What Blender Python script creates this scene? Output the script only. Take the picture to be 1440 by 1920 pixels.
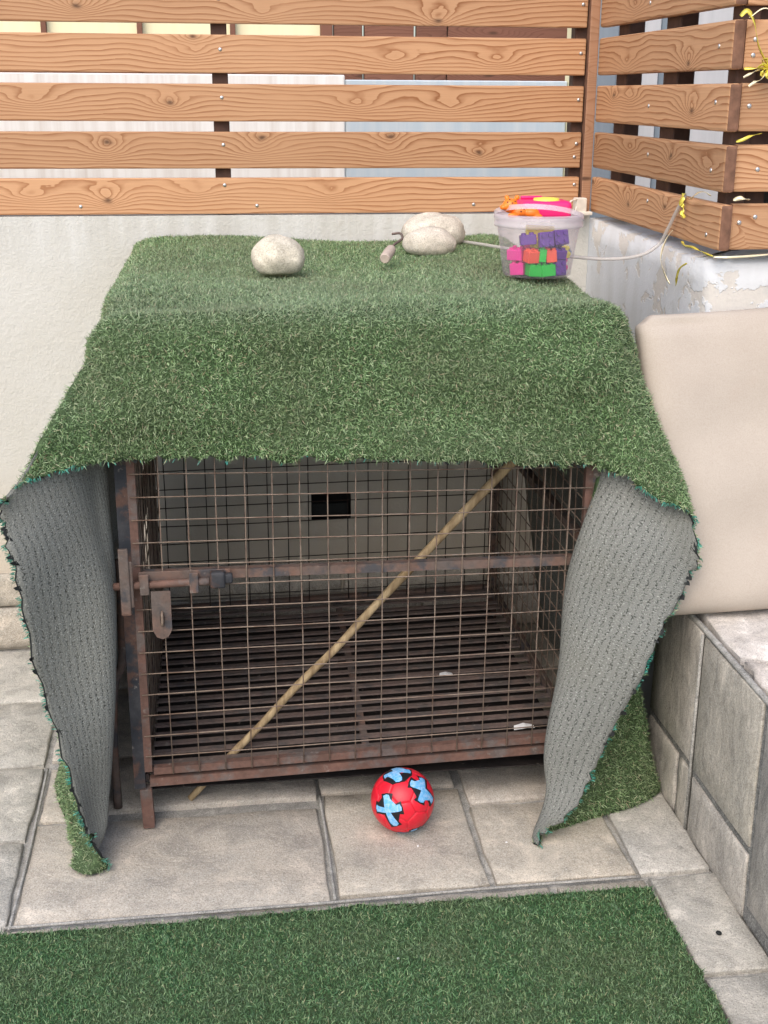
import bpy, bmesh, math, random
import numpy as np
from mathutils import Vector, Matrix, Euler
R = math.radians
random.seed(7)
rng = np.random.default_rng(11)
for o in list(bpy.data.objects):
    bpy.data.objects.remove(o)
scene = bpy.context.scene
C = scene.collection

# ------------------------------------------------------------------ camera
cam = bpy.data.cameras.new('camera')
cam.sensor_fit = 'VERTICAL'
cam.sensor_height = 36.0
cam.lens = 2363.3 / 1920 * 36.0
cam.clip_end = 400
camo = bpy.data.objects.new('camera', cam)
C.objects.link(camo)
p_, y_, r_ = R(18.355), R(7.544), R(0.314)
f_ = Vector((math.sin(y_) * math.cos(p_), math.cos(y_) * math.cos(p_), -math.sin(p_)))
rt = Vector((math.cos(y_), -math.sin(y_), 0))
up = rt.cross(f_)
r2 = rt * math.cos(r_) + up * math.sin(r_)
u2 = up * math.cos(r_) - rt * math.sin(r_)
M = Matrix((r2, u2, -f_)).transposed().to_4x4()
M.translation = Vector((0, 0, 1.6))
camo.matrix_world = M
scene.camera = camo
scene.render.resolution_x, scene.render.resolution_y = 768, 1024

# ------------------------------------------------------------------ world, sun, exposure
SUN_TO = Vector((-0.30, -0.62, 0.74)).normalized()
el = math.asin(SUN_TO.z)
az = math.atan2(SUN_TO.x, SUN_TO.y)
w = bpy.data.worlds.new('World')
scene.world = w
w.use_nodes = True
wn = w.node_tree
sky = wn.nodes.new('ShaderNodeTexSky')
sky.sky_type = 'NISHITA'
sky.sun_disc = False
sky.sun_elevation = el
sky.sun_rotation = az
sky.air_density = 1.0
sky.dust_density = 3.0
sky.ozone_density = 0.6
bg = wn.nodes['Background']
bg.inputs[1].default_value = 0.15
wn.links.new(sky.outputs[0], bg.inputs[0])
sl = bpy.data.lights.new('sun', 'SUN')
sl.energy = 0.8
sl.angle = R(60)
sl.color = (1.0, 0.985, 0.965)
so = bpy.data.objects.new('sun', sl)
C.objects.link(so)
so.rotation_euler = (-SUN_TO).to_track_quat('-Z', 'Y').to_euler()
scene.view_settings.view_transform = 'Standard'
scene.view_settings.look = 'None'
scene.view_settings.gamma = 1
scene.view_settings.use_curve_mapping = False
scene.view_settings.exposure = 0.86
scene.render.engine = 'CYCLES'

# ------------------------------------------------------------------ helpers: materials
class NT:
    def __init__(s, name):
        s.m = bpy.data.materials.new(name)
        s.m.use_nodes = True
        s.t = s.m.node_tree
        s.b = s.t.nodes['Principled BSDF']
        s.out = s.t.nodes['Material Output']
        s.b.inputs['Specular IOR Level'].default_value = 0.3
    def n(s, typ, *ins, **props):
        nd = s.t.nodes.new('ShaderNode' + typ)
        named = props.pop('ins', {})
        for k, v in props.items():
            setattr(nd, k, v)
        for i, v in enumerate(ins):
            s.put(nd.inputs[i], v)
        for k, v in named.items():
            s.put(nd.inputs[k], v)
        return nd
    def put(s, sock, v):
        if v is None:
            return
        if isinstance(v, bpy.types.NodeSocket):
            s.t.links.new(v, sock)
        elif isinstance(v, bpy.types.Node):
            s.t.links.new(v.outputs[0], sock)
        else:
            sock.default_value = v
    def math(s, op, a, b=0.0, c=0.0, clamp=False):
        return s.n('Math', a, b, c, operation=op, use_clamp=clamp).outputs[0]
    def mix(s, fac, a, b, blend='MIX'):
        nd = s.t.nodes.new('ShaderNodeMix')
        nd.data_type = 'RGBA'
        nd.blend_type = blend
        s.put(nd.inputs[0], fac)
        for k, v in ((6, a), (7, b)):
            if isinstance(v, tuple) and len(v) == 3:
                v = (*v, 1)
            s.put(nd.inputs[k], v)
        return nd.outputs[2]
    def ramp(s, fac, stops, interp='LINEAR'):
        nd = s.t.nodes.new('ShaderNodeValToRGB')
        cr = nd.color_ramp
        cr.interpolation = interp
        while len(cr.elements) < len(stops):
            cr.elements.new(0.5)
        for e, (p, c) in zip(cr.elements, stops):
            e.position = p
            e.color = (c, c, c, 1) if isinstance(c, (int, float)) else (*c, 1)
        s.put(nd.inputs[0], fac)
        return nd.outputs[0]
    def noise(s, vec, scale, detail=4, rough=0.55, dist=0.0):
        nd = s.n('TexNoise', vec, ins={'Scale': scale, 'Detail': detail, 'Roughness': rough, 'Distortion': dist})
        return nd.outputs['Fac']
    def mapv(s, vec, scale=(1, 1, 1), loc=(0, 0, 0), rot=(0, 0, 0)):
        return s.n('Mapping', vec, loc, rot, scale).outputs[0]
    def geo(s):
        return s.n('NewGeometry').outputs['Position']
    def objv(s):
        return s.n('TexCoord').outputs['Object']
    def uv(s):
        return s.n('TexCoord').outputs['UV']
    def rnd(s):
        return s.n('ObjectInfo').outputs['Random']
    def bump(s, h, strength=0.4, dist=0.01):
        nd = s.n('Bump', ins={'Strength': strength, 'Distance': dist, 'Height': h})
        s.t.links.new(nd.outputs[0], s.b.inputs['Normal'])
        return nd
    def fin(s, col=None, rough=None, metal=None, spec=None):
        if col is not None:
            if isinstance(col, tuple):
                col = (*col[:3], 1)
            s.put(s.b.inputs['Base Color'], col)
        if rough is not None:
            s.put(s.b.inputs['Roughness'], rough)
        if metal is not None:
            s.put(s.b.inputs['Metallic'], metal)
        if spec is not None:
            s.b.inputs['Specular IOR Level'].default_value = spec
        return s.m

def plain(name, col, rough=0.5, metal=0, var=0.12, spec=0.35, scale=40):
    k = NT(name)
    g = k.objv()
    nz = k.noise(g, scale, 3)
    d = tuple(max(0, c * (1 - var)) for c in col)
    e = tuple(min(1, c * (1 + var)) for c in col)
    k.bump(nz, 0.12, 0.002)
    return k.fin(k.mix(k.ramp(nz, [(0.3, 0), (0.7, 1)]), d, e), rough, metal, spec)

def wood_mat(name, light, dark, dens=64.0, knots=None):
    k = NT(name)
    uv = k.uv()
    wob = k.noise(k.mapv(uv, (1.6, 5.0, 1)), 1.0, 3, 0.5)
    v2 = k.mapv(uv, (2.1, 8.5, 1))
    v2w = k.n('VectorMath', v2, k.n('VectorMath', k.n('TexNoise', k.mapv(uv, (2.2, 9, 1)), ins={'Scale': 1.0, 'Detail': 2}).outputs['Color'], (0.35, 0.35, 0), operation='MULTIPLY').outputs[0], operation='ADD').outputs[0]
    vo = k.n('TexVoronoi', v2w, voronoi_dimensions='2D', feature='F1', ins={'Scale': 1.0, 'Randomness': 0.85})
    d = vo.outputs['Distance']
    cr = k.n('SeparateColor', vo.outputs['Color']).outputs[0]
    has = k.ramp(cr, [(0.52, 0), (0.6, 1)])
    g = k.n('MapRange', d, 0.0, 0.62, 1.0, 0.0, interpolation_type='SMOOTHSTEP').outputs[0]
    g = k.math('POWER', g, 1.5)
    g = k.math('MULTIPLY', g, k.math('ADD', k.math('MULTIPLY', has, 0.55), 0.6))
    su = k.n('SeparateXYZ', uv).outputs[0]
    sv = k.n('SeparateXYZ', uv).outputs[1]
    core = k.math('MULTIPLY', k.n('MapRange', d, 0.02, 0.065, 1.0, 0.0).outputs[0], has)
    if knots is not None:
        # knots and flame ovals at their places on this board (metres along, metres up, 1 = dark knot)
        wu = k.math('ADD', su, k.math('MULTIPLY', k.math('SUBTRACT', k.noise(k.mapv(uv, (14, 30, 1)), 1.0, 2), 0.5), 0.035))
        wv = k.math('ADD', sv, k.math('MULTIPLY', k.math('SUBTRACT', k.noise(k.mapv(uv, (18, 40, 1), (5, 5, 0)), 1.0, 2), 0.5), 0.012))
        g = k.math('MULTIPLY', g, 0.12)
        core = 0.0
        for (ku, kv, kind) in knots:
            du = k.math('SUBTRACT', wu, ku)
            dv = k.math('SUBTRACT', wv, kv)
            a, b = (22.0, 48.0) if kind else (13.0, 44.0)
            r2_ = k.math('ADD', k.math('POWER', k.math('ABSOLUTE', k.math('MULTIPLY', du, a)), 1.35), k.math('POWER', k.math('MULTIPLY', dv, b), 2.0))
            e = k.math('EXPONENT', k.math('MULTIPLY', r2_, -1.0))
            g = k.math('ADD', g, k.math('MULTIPLY', e, 0.62 if kind else 0.5))
            if kind:
                q = k.math('ADD', k.math('POWER', k.math('MULTIPLY', du, 1 / 0.011), 2.0), k.math('POWER', k.math('MULTIPLY', dv, 1 / 0.0065), 2.0))
                core = k.math('ADD', core, k.math('EXPONENT', k.math('MULTIPLY', q, -1.0)))
    F = k.math('ADD', k.math('MULTIPLY', sv, dens), k.math('ADD', k.math('MULTIPLY', wob, 6.5), k.math('MULTIPLY', g, 6.0)))
    jit = k.noise(k.mapv(uv, (6, 40, 1)), 1.0, 3)
    F = k.math('ADD', F, k.math('MULTIPLY', jit, 0.7))
    fr = k.math('FRACT', F)
    ring = k.ramp(fr, [(0.0, 0.18), (0.06, 0.02), (0.5, 0.10), (0.78, 0.55), (0.93, 1.0), (0.97, 0.9), (1.0, 0.18)])
    amp = k.ramp(k.noise(k.mapv(uv, (2.5, 9, 1), (4, 7, 0)), 1.0, 2), [(0.3, 0.55), (0.6, 1.0)])
    ring = k.math('MULTIPLY', ring, amp)
    fib = k.noise(k.mapv(uv, (7, 330, 1)), 1.0, 3, 0.6)
    base = k.mix(ring, light, dark)
    base = k.mix(k.math('MULTIPLY', fib, 0.35), base, tuple(c * 0.6 for c in dark))
    blot = k.noise(k.mapv(uv, (3, 6, 1), (9, 2, 0)), 1.0, 3)
    base = k.mix(k.ramp(blot, [(0.35, 0.0), (0.75, 0.28)]), base, (light[0] * 0.72, light[1] * 0.62, light[2] * 0.55))
    base = k.mix(k.math('MULTIPLY', core, 0.85), base, (0.075, 0.035, 0.02))
    tint = k.math('ADD', k.math('MULTIPLY', k.rnd(), 0.30), 0.82)
    tc = k.n('CombineColor', tint, tint, tint).outputs[0]
    base = k.mix(1.0, base, tc, 'MULTIPLY')
    k.bump(k.math('ADD', ring, k.math('MULTIPLY', fib, 0.6)), 0.22, 0.0015)
    return k.fin(base, k.math('ADD', 0.55, k.math('MULTIPLY', fib, 0.15)), 0, 0.3)

def rust_mat(name, a, b, c, bias=0.5):
    k = NT(name)
    g = k.geo()
    n1 = k.noise(g, 14, 5, 0.6)
    n2 = k.noise(g, 70, 4, 0.7)
    n3 = k.noise(k.mapv(g, (1, 1, 1), (3, 5, 9)), 16, 5, 0.65)
    col = k.mix(k.ramp(n1, [(bias - 0.12, 0), (bias + 0.12, 1)]), a, b)
    col = k.mix(k.ramp(n3, [(0.50, 0), (0.60, 0.9)]), col, c)
    n6 = k.noise(k.mapv(g, (1, 1, 1), (13, 2, 4)), 45, 4, 0.6)
    col = k.mix(k.ramp(n6, [(0.64, 0), (0.70, 0.6)]), col, (0.30, 0.26, 0.23))
    col = k.mix(k.ramp(n2, [(0.3, 0.55), (0.7, 0.0)]), col, tuple(x * 0.35 for x in a))
    k.bump(n2, 0.5, 0.002)
    return k.fin(col, k.math('ADD', 0.55, k.math('MULTIPLY', n2, 0.35)), 0.15, 0.3)

def stone_mat(name, cols, scale=6, bumpd=0.004, streak=None, rough=0.75, vary=True):
    k = NT(name)
    g = k.geo()
    off = k.n('CombineXYZ', k.math('MULTIPLY', k.rnd(), 37.0), k.math('MULTIPLY', k.rnd(), 91.0), 0.0).outputs[0]
    v = k.n('VectorMath', g, off, operation='ADD').outputs[0]
    vs = k.mapv(v, streak[0], (0, 0, 0), streak[1]) if streak else v
    n1 = k.noise(vs, scale, 6, 0.65, 0.6)
    n2 = k.noise(vs, scale * 4.5, 6, 0.7)
    n3 = k.noise(v, scale * 22, 4, 0.75)
    c = k.mix(k.ramp(n1, [(0.32, 0), (0.68, 1)]), cols[0], cols[1])
    c = k.mix(k.ramp(n2, [(0.42, 0), (0.72, 0.8)]), c, cols[2])
    c = k.mix(k.ramp(n3, [(0.30, 0.45), (0.46, 0)]), c, tuple(x * 0.5 for x in cols[1]))
    n4 = k.noise(k.mapv(vs, (1, 1, 1), (7, 3, 1)), scale * 2.2, 7, 0.72, 0.5)
    c = k.mix(k.ramp(n4, [(0.51, 0), (0.62, 0.6)]), c, tuple(x * 0.62 for x in cols[1]))
    c = k.mix(k.ramp(n4, [(0.34, 0.75), (0.46, 0)]), c, tuple(min(1, x * 1.38) for x in cols[2]))
    c = k.mix(k.ramp(n3, [(0.6, 0.0), (0.78, 0.45)]), c, (0.72, 0.71, 0.68))
    n5 = k.noise(v, 330, 3, 0.7)
    c = k.mix(k.ramp(n5, [(0.34, 0.75), (0.47, 0)]), c, tuple(x * 0.45 for x in cols[1]))
    c = k.mix(k.ramp(n5, [(0.55, 0), (0.68, 0.55)]), c, (0.72, 0.70, 0.66))
    if vary:
        r = k.rnd()
        c = k.mix(k.math('MULTIPLY', r, 0.55), c, k.mix(1.0, c, tuple(min(1, x / 0.36) for x in cols[3]), 'MULTIPLY'))
    h = k.math('ADD', k.math('MULTIPLY', n2, 0.7), k.math('ADD', k.math('MULTIPLY', n3, 0.4), k.math('ADD', k.math('ADD', n1, k.math('MULTIPLY', n5, 0.25)), n4)))
    k.bump(h, 0.55, bumpd)
    return k.fin(c, rough, 0, 0.25)

MAT = {}
LIGHT, DARK = (0.585, 0.34, 0.185), (0.27, 0.105, 0.038)
MAT['wood'] = wood_mat('pine_slats', LIGHT, DARK, 78)
KB = {
    4: [(2.72, 0.04, 1), (2.721, 0.053, 0), (3.201, 0.027, 0), (3.678, 0.012, 1), (3.685, 0.037, 0)],
    3: [(3.02, 0.092, 1), (3.02, 0.052, 0), (3.852, 0.04, 0), (3.562, 0.043, 0)],
    2: [(2.946, 0.049, 1), (3.459, 0.047, 0), (3.72, 0.045, 0), (2.585, 0.057, 0)],
    1: [(2.777, 0.071, 1), (2.772, 0.044, 0), (3.193, 0.082, 1), (3.181, 0.048, 0), (3.556, 0.087, 1), (3.546, 0.051, 0), (3.807, 0.041, 1), (4.039, 0.054, 0)],
    0: [(2.768, 0.038, 1), (2.766, 0.064, 0), (3.012, 0.063, 0), (3.383, 0.058, 0), (2.565, 0.055, 0)],
}
KR = {
    3: [(0.71, 0.017, 1), (0.713, 0.036, 0), (0.26, 0.029, 0)],
    2: [(0.167, 0.073, 1), (0.3, 0.071, 0), (0.761, 0.039, 1), (0.753, 0.06, 0)],
    1: [(0.328, 0.066, 0), (0.644, 0.061, 1), (-0.002, 0.063, 1), (0.885, 0.047, 0)],
    0: [(0.344, 0.049, 1), (0.335, 0.071, 0), (0.625, 0.065, 1), (0.018, 0.084, 1)],
    4: [(0.297, 0.04, 0)],
}
WB = {i: wood_mat('pine_back_slat', LIGHT, DARK, 78, KB[i]) for i in KB}
WR = {i: wood_mat('pine_side_slat', LIGHT, DARK, 78, KR[i]) for i in KR}
MAT['wood_end'] = plain('pine_end_grain', (0.17, 0.085, 0.052), 0.75, 0, 0.3)
MAT['wood_post'] = plain('dark_post', (0.075, 0.038, 0.026), 0.7, 0, 0.25)
MAT['wood_batten'] = wood_mat('pine_batten', (0.42, 0.235, 0.14), (0.32, 0.16, 0.085), 40)
MAT['screw'] = plain('zinc_screw', (0.55, 0.55, 0.55), 0.3, 0.9)
MAT['rust'] = rust_mat('rusty_red_steel', (0.145, 0.086, 0.068), (0.195, 0.108, 0.084), (0.15, 0.13, 0.12))
MAT['rust_grey'] = rust_mat('rusty_grey_steel', (0.15, 0.12, 0.105), (0.20, 0.115, 0.085), (0.065, 0.07, 0.08))
MAT['black_paint'] = rust_mat('worn_black_paint', (0.028, 0.032, 0.04), (0.06, 0.06, 0.065), (0.13, 0.07, 0.05))
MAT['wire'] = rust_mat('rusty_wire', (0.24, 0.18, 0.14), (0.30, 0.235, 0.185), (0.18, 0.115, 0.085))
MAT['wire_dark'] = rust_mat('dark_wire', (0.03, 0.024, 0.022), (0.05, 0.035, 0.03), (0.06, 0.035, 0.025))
MAT['slat_steel'] = rust_mat('floor_slat_steel', (0.16, 0.125, 0.11), (0.21, 0.15, 0.13), (0.12, 0.105, 0.10))
MAT['under_shade'] = rust_mat('painted_floor_shade', (0.018, 0.015, 0.014), (0.03, 0.024, 0.022), (0.012, 0.011, 0.011))  # near-black, paints the shade below the cage floor
MAT['tile'] = stone_mat('floor_stone_tile', [(0.46, 0.41, 0.345), (0.41, 0.38, 0.335), (0.48, 0.425, 0.36), (0.385, 0.365, 0.335)], 4, 0.009)
MAT['tile_pale'] = stone_mat('pale_rough_tile', [(0.48, 0.455, 0.405), (0.42, 0.405, 0.37), (0.54, 0.51, 0.46), (0.40, 0.38, 0.345)], 6, 0.011)
MAT['bench_tile'] = stone_mat('bench_slate_tile', [(0.45, 0.41, 0.36), (0.39, 0.365, 0.33), (0.48, 0.44, 0.39), (0.395, 0.36, 0.32)], 6, 0.009, ((1, 2.2, 1.0), (R(30), 0, 0)))
MAT['flag'] = stone_mat('pale_flagstone', [(0.62, 0.58, 0.53), (0.52, 0.48, 0.45), (0.66, 0.63, 0.6), (0.42, 0.34, 0.31)], 5, 0.008)
MAT['skirt'] = stone_mat('skirting_stone', [(0.42, 0.37, 0.31), (0.36, 0.33, 0.29), (0.48, 0.42, 0.36), (0.40, 0.37, 0.33)], 7)
MAT['mortar'] = stone_mat('grey_mortar', [(0.34, 0.33, 0.30), (0.27, 0.265, 0.245), (0.41, 0.395, 0.365), (0.30, 0.295, 0.275)], 9, 0.004, None, 0.9, False)
MAT['mortar_dark'] = stone_mat('dark_mortar', [(0.19, 0.185, 0.17), (0.14, 0.138, 0.13), (0.24, 0.235, 0.215), (0.17, 0.168, 0.158)], 9, 0.004, None, 0.9, False)
MAT['pebble'] = stone_mat('white_pebble', [(0.60, 0.54, 0.455), (0.55, 0.495, 0.415), (0.63, 0.575, 0.495), (0.40, 0.36, 0.31)], 9, 0.0015, None, 0.8)

def plaster():
    k = NT('cream_plaster')
    g = k.geo()
    z = k.n('SeparateXYZ', g).outputs[2]
    fine = k.noise(g, 150, 3, 0.6)
    mid = k.noise(g, 38, 4, 0.6)
    big = k.noise(g, 3, 5, 0.6)
    drip = k.noise(k.mapv(g, (16, 16, 1.4)), 1.0, 5, 0.6)
    c = k.mix(k.ramp(big, [(0.35, 0), (0.7, 1)]), (0.58, 0.565, 0.52), (0.53, 0.51, 0.455))
    # weathered limewash band along the top of the wall and dirt splash at its foot, warmed to paint in the tan shade behind the cage
    zz = k.math('ADD', z, k.math('MULTIPLY', drip, -0.16))
    topm = k.n('MapRange', zz, 1.03, 1.14, 0.0, 1.0).outputs[0]
    c = k.mix(k.math('MULTIPLY', topm, 0.75), c, k.mix(k.ramp(drip, [(0.4, 0), (0.65, 1)]), (0.60, 0.595, 0.565), (0.47, 0.455, 0.41)))
    footm = k.n('MapRange', k.math('ADD', z, k.math('MULTIPLY', drip, -0.2)), 0.18, 0.50, 1.0, 0.0).outputs[0]
    c = k.mix(k.math('MULTIPLY', footm, 0.6), c, (0.47, 0.38, 0.27))
    st = k.ramp(k.noise(g, 11, 6, 0.7), [(0.60, 0), (0.72, 0.6)])
    c = k.mix(k.math('MULTIPLY', st, k.math('ADD', 0.15, topm)), c, (0.40, 0.37, 0.32))
    k.bump(k.math('ADD', fine, k.math('MULTIPLY', mid, 0.9)), 0.5, 0.004)
    return k.fin(c, 0.9, 0, 0.15)
MAT['plaster'] = plaster()

def peeled():
    k = NT('peeling_white_paint')
    g = k.geo()
    drip = k.noise(k.mapv(g, (14, 14, 1.6)), 1.0, 5, 0.6)
    fine = k.noise(g, 120, 4, 0.65)
    big = k.noise(g, 7.5, 5, 0.62, 0.3)
    z = k.n('SeparateXYZ', g).outputs[2]
    c = k.mix(k.ramp(drip, [(0.35, 0), (0.7, 1)]), (0.66, 0.675, 0.69), (0.58, 0.59, 0.585))
    up_ = k.n('MapRange', z, 1.0, 1.2, 0.0, 1.0).outputs[0]
    peel = k.ramp(k.math('ADD', big, k.math('MULTIPLY', up_, 0.10)), [(0.645, 0), (0.66, 1)])
    c = k.mix(k.math('MULTIPLY', peel, 0.75), c, k.mix(k.ramp(fine, [(0.3, 0), (0.7, 1)]), (0.55, 0.50, 0.44), (0.63, 0.58, 0.50)))
    gr = k.ramp(k.noise(k.mapv(g, (1, 1, 1), (3, 2, 1)), 13, 5, 0.65), [(0.58, 0), (0.70, 0.5)])
    c = k.mix(gr, c, (0.47, 0.47, 0.45))
    k.bump(k.math('ADD', k.math('MULTIPLY', fine, 0.5), k.math('MULTIPLY', peel, -0.8)), 0.5, 0.004)
    return k.fin(c, 0.75, 0, 0.25)
MAT['peel'] = peeled()

def blade_mat(name):
    k = NT(name)
    at = k.n('Attribute', attribute_name='tone')
    c = at.outputs['Color']
    g = k.geo()
    nz = k.noise(g, 5.5, 3, 0.6)
    c = k.mix(k.ramp(nz, [(0.38, 0.0), (0.68, 0.42)]), c, (0.25, 0.265, 0.165))
    tr = k.n('BsdfTranslucent', c)
    mixn = k.n('MixShader', 0.42, k.b.outputs[0], tr.outputs[0])
    k.t.links.new(mixn.outputs[0], k.out.inputs[0])
    return k.fin(c, 0.36, 0, 0.5)
MAT['blade'] = blade_mat('plastic_grass')

def backing():
    k = NT('turf_backing')
    uv = k.uv()
    s = k.n('SeparateXYZ', uv)
    wob = k.noise(uv, 14, 3)
    V = k.math('ADD', s.outputs[1], k.math('MULTIPLY', wob, 0.016))
    rib = k.math('ADD', k.math('MULTIPLY', k.math('SINE', k.math('MULTIPLY', V, 2 * math.pi / 0.0135)), 0.5), 0.5)
    st = k.n('TexVoronoi', k.mapv(uv, (240, 330, 1)), voronoi_dimensions='2D', ins={'Scale': 1.0, 'Randomness': 0.9}).outputs['Distance']
    bead = k.math('SUBTRACT', 1.0, st)
    fine = k.noise(uv, 420, 3, 0.7)
    h = k.math('ADD', k.math('MULTIPLY', rib, 0.30), k.math('ADD', k.math('MULTIPLY', bead, 0.8), k.math('MULTIPLY', fine, 1.0)))
    big = k.noise(uv, 4, 4)
    c = k.mix(k.ramp(h, [(0.8, 0), (1.6, 1)]), (0.05, 0.053, 0.047), (0.19, 0.195, 0.178))
    c = k.mix(k.ramp(big, [(0.42, 0), (0.75, 0.45)]), c, (0.15, 0.145, 0.115))
    c = k.mix(k.ramp(k.noise(uv, 260, 2), [(0.58, 0), (0.68, 0.75)]), c, (0.38, 0.39, 0.36))
    k.bump(h, 0.6, 0.003)
    return k.fin(c, 0.75, 0, 0.25)
MAT['backing'] = backing()
MAT['thatch'] = plain('turf_thatch', (0.055, 0.085, 0.04), 0.9, 0, 0.4, 0.1, 120)
MAT['turf_edge'] = plain('turf_cut_edge', (0.014, 0.016, 0.016), 0.8, 0, 0.3)

def cushion_mat():
    k = NT('beige_canvas')
    uv = k.objv()
    wr = k.noise(k.mapv(uv, (5, 4, 9)), 1.0, 4, 0.5, 0.2)
    st = k.noise(uv, 5, 5, 0.6)
    c = k.mix(k.ramp(st, [(0.35, 0), (0.75, 1)]), (0.46, 0.405, 0.345), (0.405, 0.35, 0.295))
    c = k.mix(k.ramp(k.noise(uv, 380, 3, 0.7), [(0.35, 0.35), (0.6, 0)]), c, (0.32, 0.26, 0.21))
    c = k.mix(k.ramp(k.noise(k.mapv(uv, (1, 1, 1), (0.4, 0, 0.2)), 3.2, 3), [(0.58, 0), (0.72, 0.35)]), c, (0.42, 0.30, 0.235))
    h = k.math('MULTIPLY', wr, 1.5)
    k.bump(h, 0.22, 0.012)
    b = k.fin(c, 0.9, 0, 0.1)
    return b
MAT['cushion'] = cushion_mat()

def ball_mat():
    k = NT('red_ball_skin')
    g = k.objv()
    n = k.noise(g, 60, 3)
    k.bump(n, 0.06, 0.001)
    return k.fin(k.mix(k.ramp(n, [(0.3, 0), (0.7, 1)]), (0.60, 0.012, 0.03), (0.68, 0.018, 0.035)), 0.38, 0, 0.4)
MAT['ball'] = ball_mat()
MAT['ball_black'] = plain('ball_black_print', (0.012, 0.012, 0.014), 0.45)
def blue_print():
    k = NT('ball_blue_print')
    n = k.noise(k.objv(), 130, 4, 0.7)
    return k.fin(k.mix(k.ramp(n, [(0.42, 0), (0.62, 1)]), (0.10, 0.38, 0.68), (0.32, 0.52, 0.78)), 0.45)
MAT['ball_blue'] = blue_print()

def bucket_mat(name, tint, alpha):
    k = NT(name)
    k.fin(tint, 0.22, 0, 0.5)
    tp = k.n('BsdfTransparent', (0.97, 0.96, 0.97, 1))
    fr = k.n('LayerWeight', 0.35).outputs['Facing']
    fac = k.math('ADD', alpha, k.math('MULTIPLY', k.math('POWER', fr, 2.0), 0.35), clamp=True)
    mx = k.n('MixShader', fac, tp.outputs[0], k.b.outputs[0])
    k.t.links.new(mx.outputs[0], k.out.inputs[0])
    return k.m
MAT['bucket'] = bucket_mat('clear_plastic', (0.80, 0.76, 0.80), 0.05)
MAT['bucket_rim'] = bucket_mat('milky_plastic', (0.82, 0.76, 0.80), 0.30)
MAT['hose'] = bucket_mat('milky_tube', (0.60, 0.57, 0.53), 0.5)
def foil(name, col):
    k = NT(name)
    n = k.noise(k.objv(), 60, 2)
    return k.fin(k.mix(n, col, tuple(min(1, c * 1.3 + 0.05) for c in col)), 0.22, 0.35, 0.6)
MAT['foil'] = foil('gold_foil_ribbon', (0.62, 0.52, 0.06))
MAT['foil_pale'] = foil('pale_foil_ribbon', (0.72, 0.64, 0.42))
def toy(name, col):
    k = NT(name)
    k.bump(k.noise(k.objv(), 90, 2), 0.05, 0.001)
    k.b.inputs['Subsurface Weight'].default_value = 0.0
    return k.fin(col, 0.35, 0, 0.45)
for nm, cl in dict(purple=(0.13, 0.035, 0.30), pink=(0.83, 0.04, 0.32), coral=(0.85, 0.10, 0.05), green=(0.01, 0.50, 0.05), yellow=(0.80, 0.70, 0.10), slate=(0.20, 0.27, 0.38), orange=(0.90, 0.20, 0.015), hotpink=(0.85, 0.02, 0.16)).items():
    MAT[nm] = toy('toy_' + nm, cl)
MAT['white_plastic'] = plain('aged_white_plastic', (0.68, 0.62, 0.54), 0.5)
MAT['litter'] = plain('white_paper', (0.7, 0.7, 0.7), 0.7)
def streaky(name, a, b, c):
    k = NT(name)
    g = k.geo()
    s = k.noise(k.mapv(g, (26, 26, 1.2)), 1.0, 5, 0.6)
    n = k.noise(g, 4, 4)
    col = k.mix(k.ramp(s, [(0.40, 0), (0.70, 1)]), a, b)
    col = k.mix(k.ramp(n, [(0.45, 0), (0.75, 0.4)]), col, c)
    k.bump(s, 0.2, 0.003)
    return k.fin(col, 0.75, 0, 0.2)
MAT['far_white'] = streaky('far_white_paint', (0.82, 0.80, 0.76), (0.66, 0.61, 0.55), (0.76, 0.72, 0.66))
MAT['far_blue'] = streaky('far_blue_paint', (0.47, 0.54, 0.58), (0.56, 0.60, 0.61), (0.40, 0.48, 0.53))
MAT['far_yellow'] = streaky('far_yellow_paint', (0.80, 0.74, 0.50), (0.76, 0.70, 0.46), (0.80, 0.73, 0.5))
MAT['far_grey'] = streaky('far_grey_panel', (0.50, 0.49, 0.49), (0.43, 0.43, 0.43), (0.55, 0.54, 0.53))
MAT['far_steel'] = streaky('far_steel_panel', (0.20, 0.235, 0.265), (0.24, 0.27, 0.30), (0.17, 0.20, 0.23))
MAT['far_dark'] = streaky('far_dark_board', (0.05, 0.05, 0.05), (0.07, 0.068, 0.065), (0.04, 0.04, 0.042))
MAT['far_brown'] = wood_mat('far_brown_wood', (0.22, 0.10, 0.065), (0.13, 0.055, 0.035))
MAT['black'] = plain('black_void', (0.008, 0.008, 0.009), 0.8)

def bark():
    k = NT('dry_stick')
    g = k.objv()
    n = k.noise(k.mapv(g, (60, 60, 6)), 1.0, 5, 0.6)
    k.bump(n, 0.6, 0.003)
    return k.fin(k.mix(k.ramp(n, [(0.35, 0), (0.65, 1)]), (0.19, 0.13, 0.068), (0.41, 0.31, 0.18)), 0.8)
MAT['stick'] = bark()

# ------------------------------------------------------------------ helpers: meshes
def tag(o, label=None, cat=None, group=None, kind=None):
    if label: o['label'] = label
    if cat: o['category'] = cat
    if group: o['group'] = group
    if kind: o['kind'] = kind
    return o

def empty(name, loc=(0, 0, 0)):
    o = bpy.data.objects.new(name, None)
    o.empty_display_size = 0.1
    o.location = loc
    C.objects.link(o)
    return o

def link(name, me, parent=None, loc=None):
    o = bpy.data.objects.new(name, me)
    C.objects.link(o)
    if loc is not None:
        o.location = loc
    if parent is not None:
        o.parent = parent
        o.matrix_parent_inverse = Matrix.Translation(parent.location).inverted()
        if parent.parent is not None:
            o.matrix_parent_inverse = Matrix.Translation(WL(parent)).inverted()
    return o

def WL(o):
    """world location of a translation-only chain, with parent inverses"""
    l = Vector(o.location)
    if o.parent is not None:
        l = o.matrix_parent_inverse @ l
        l = l + WL(o.parent)
    return l

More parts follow.
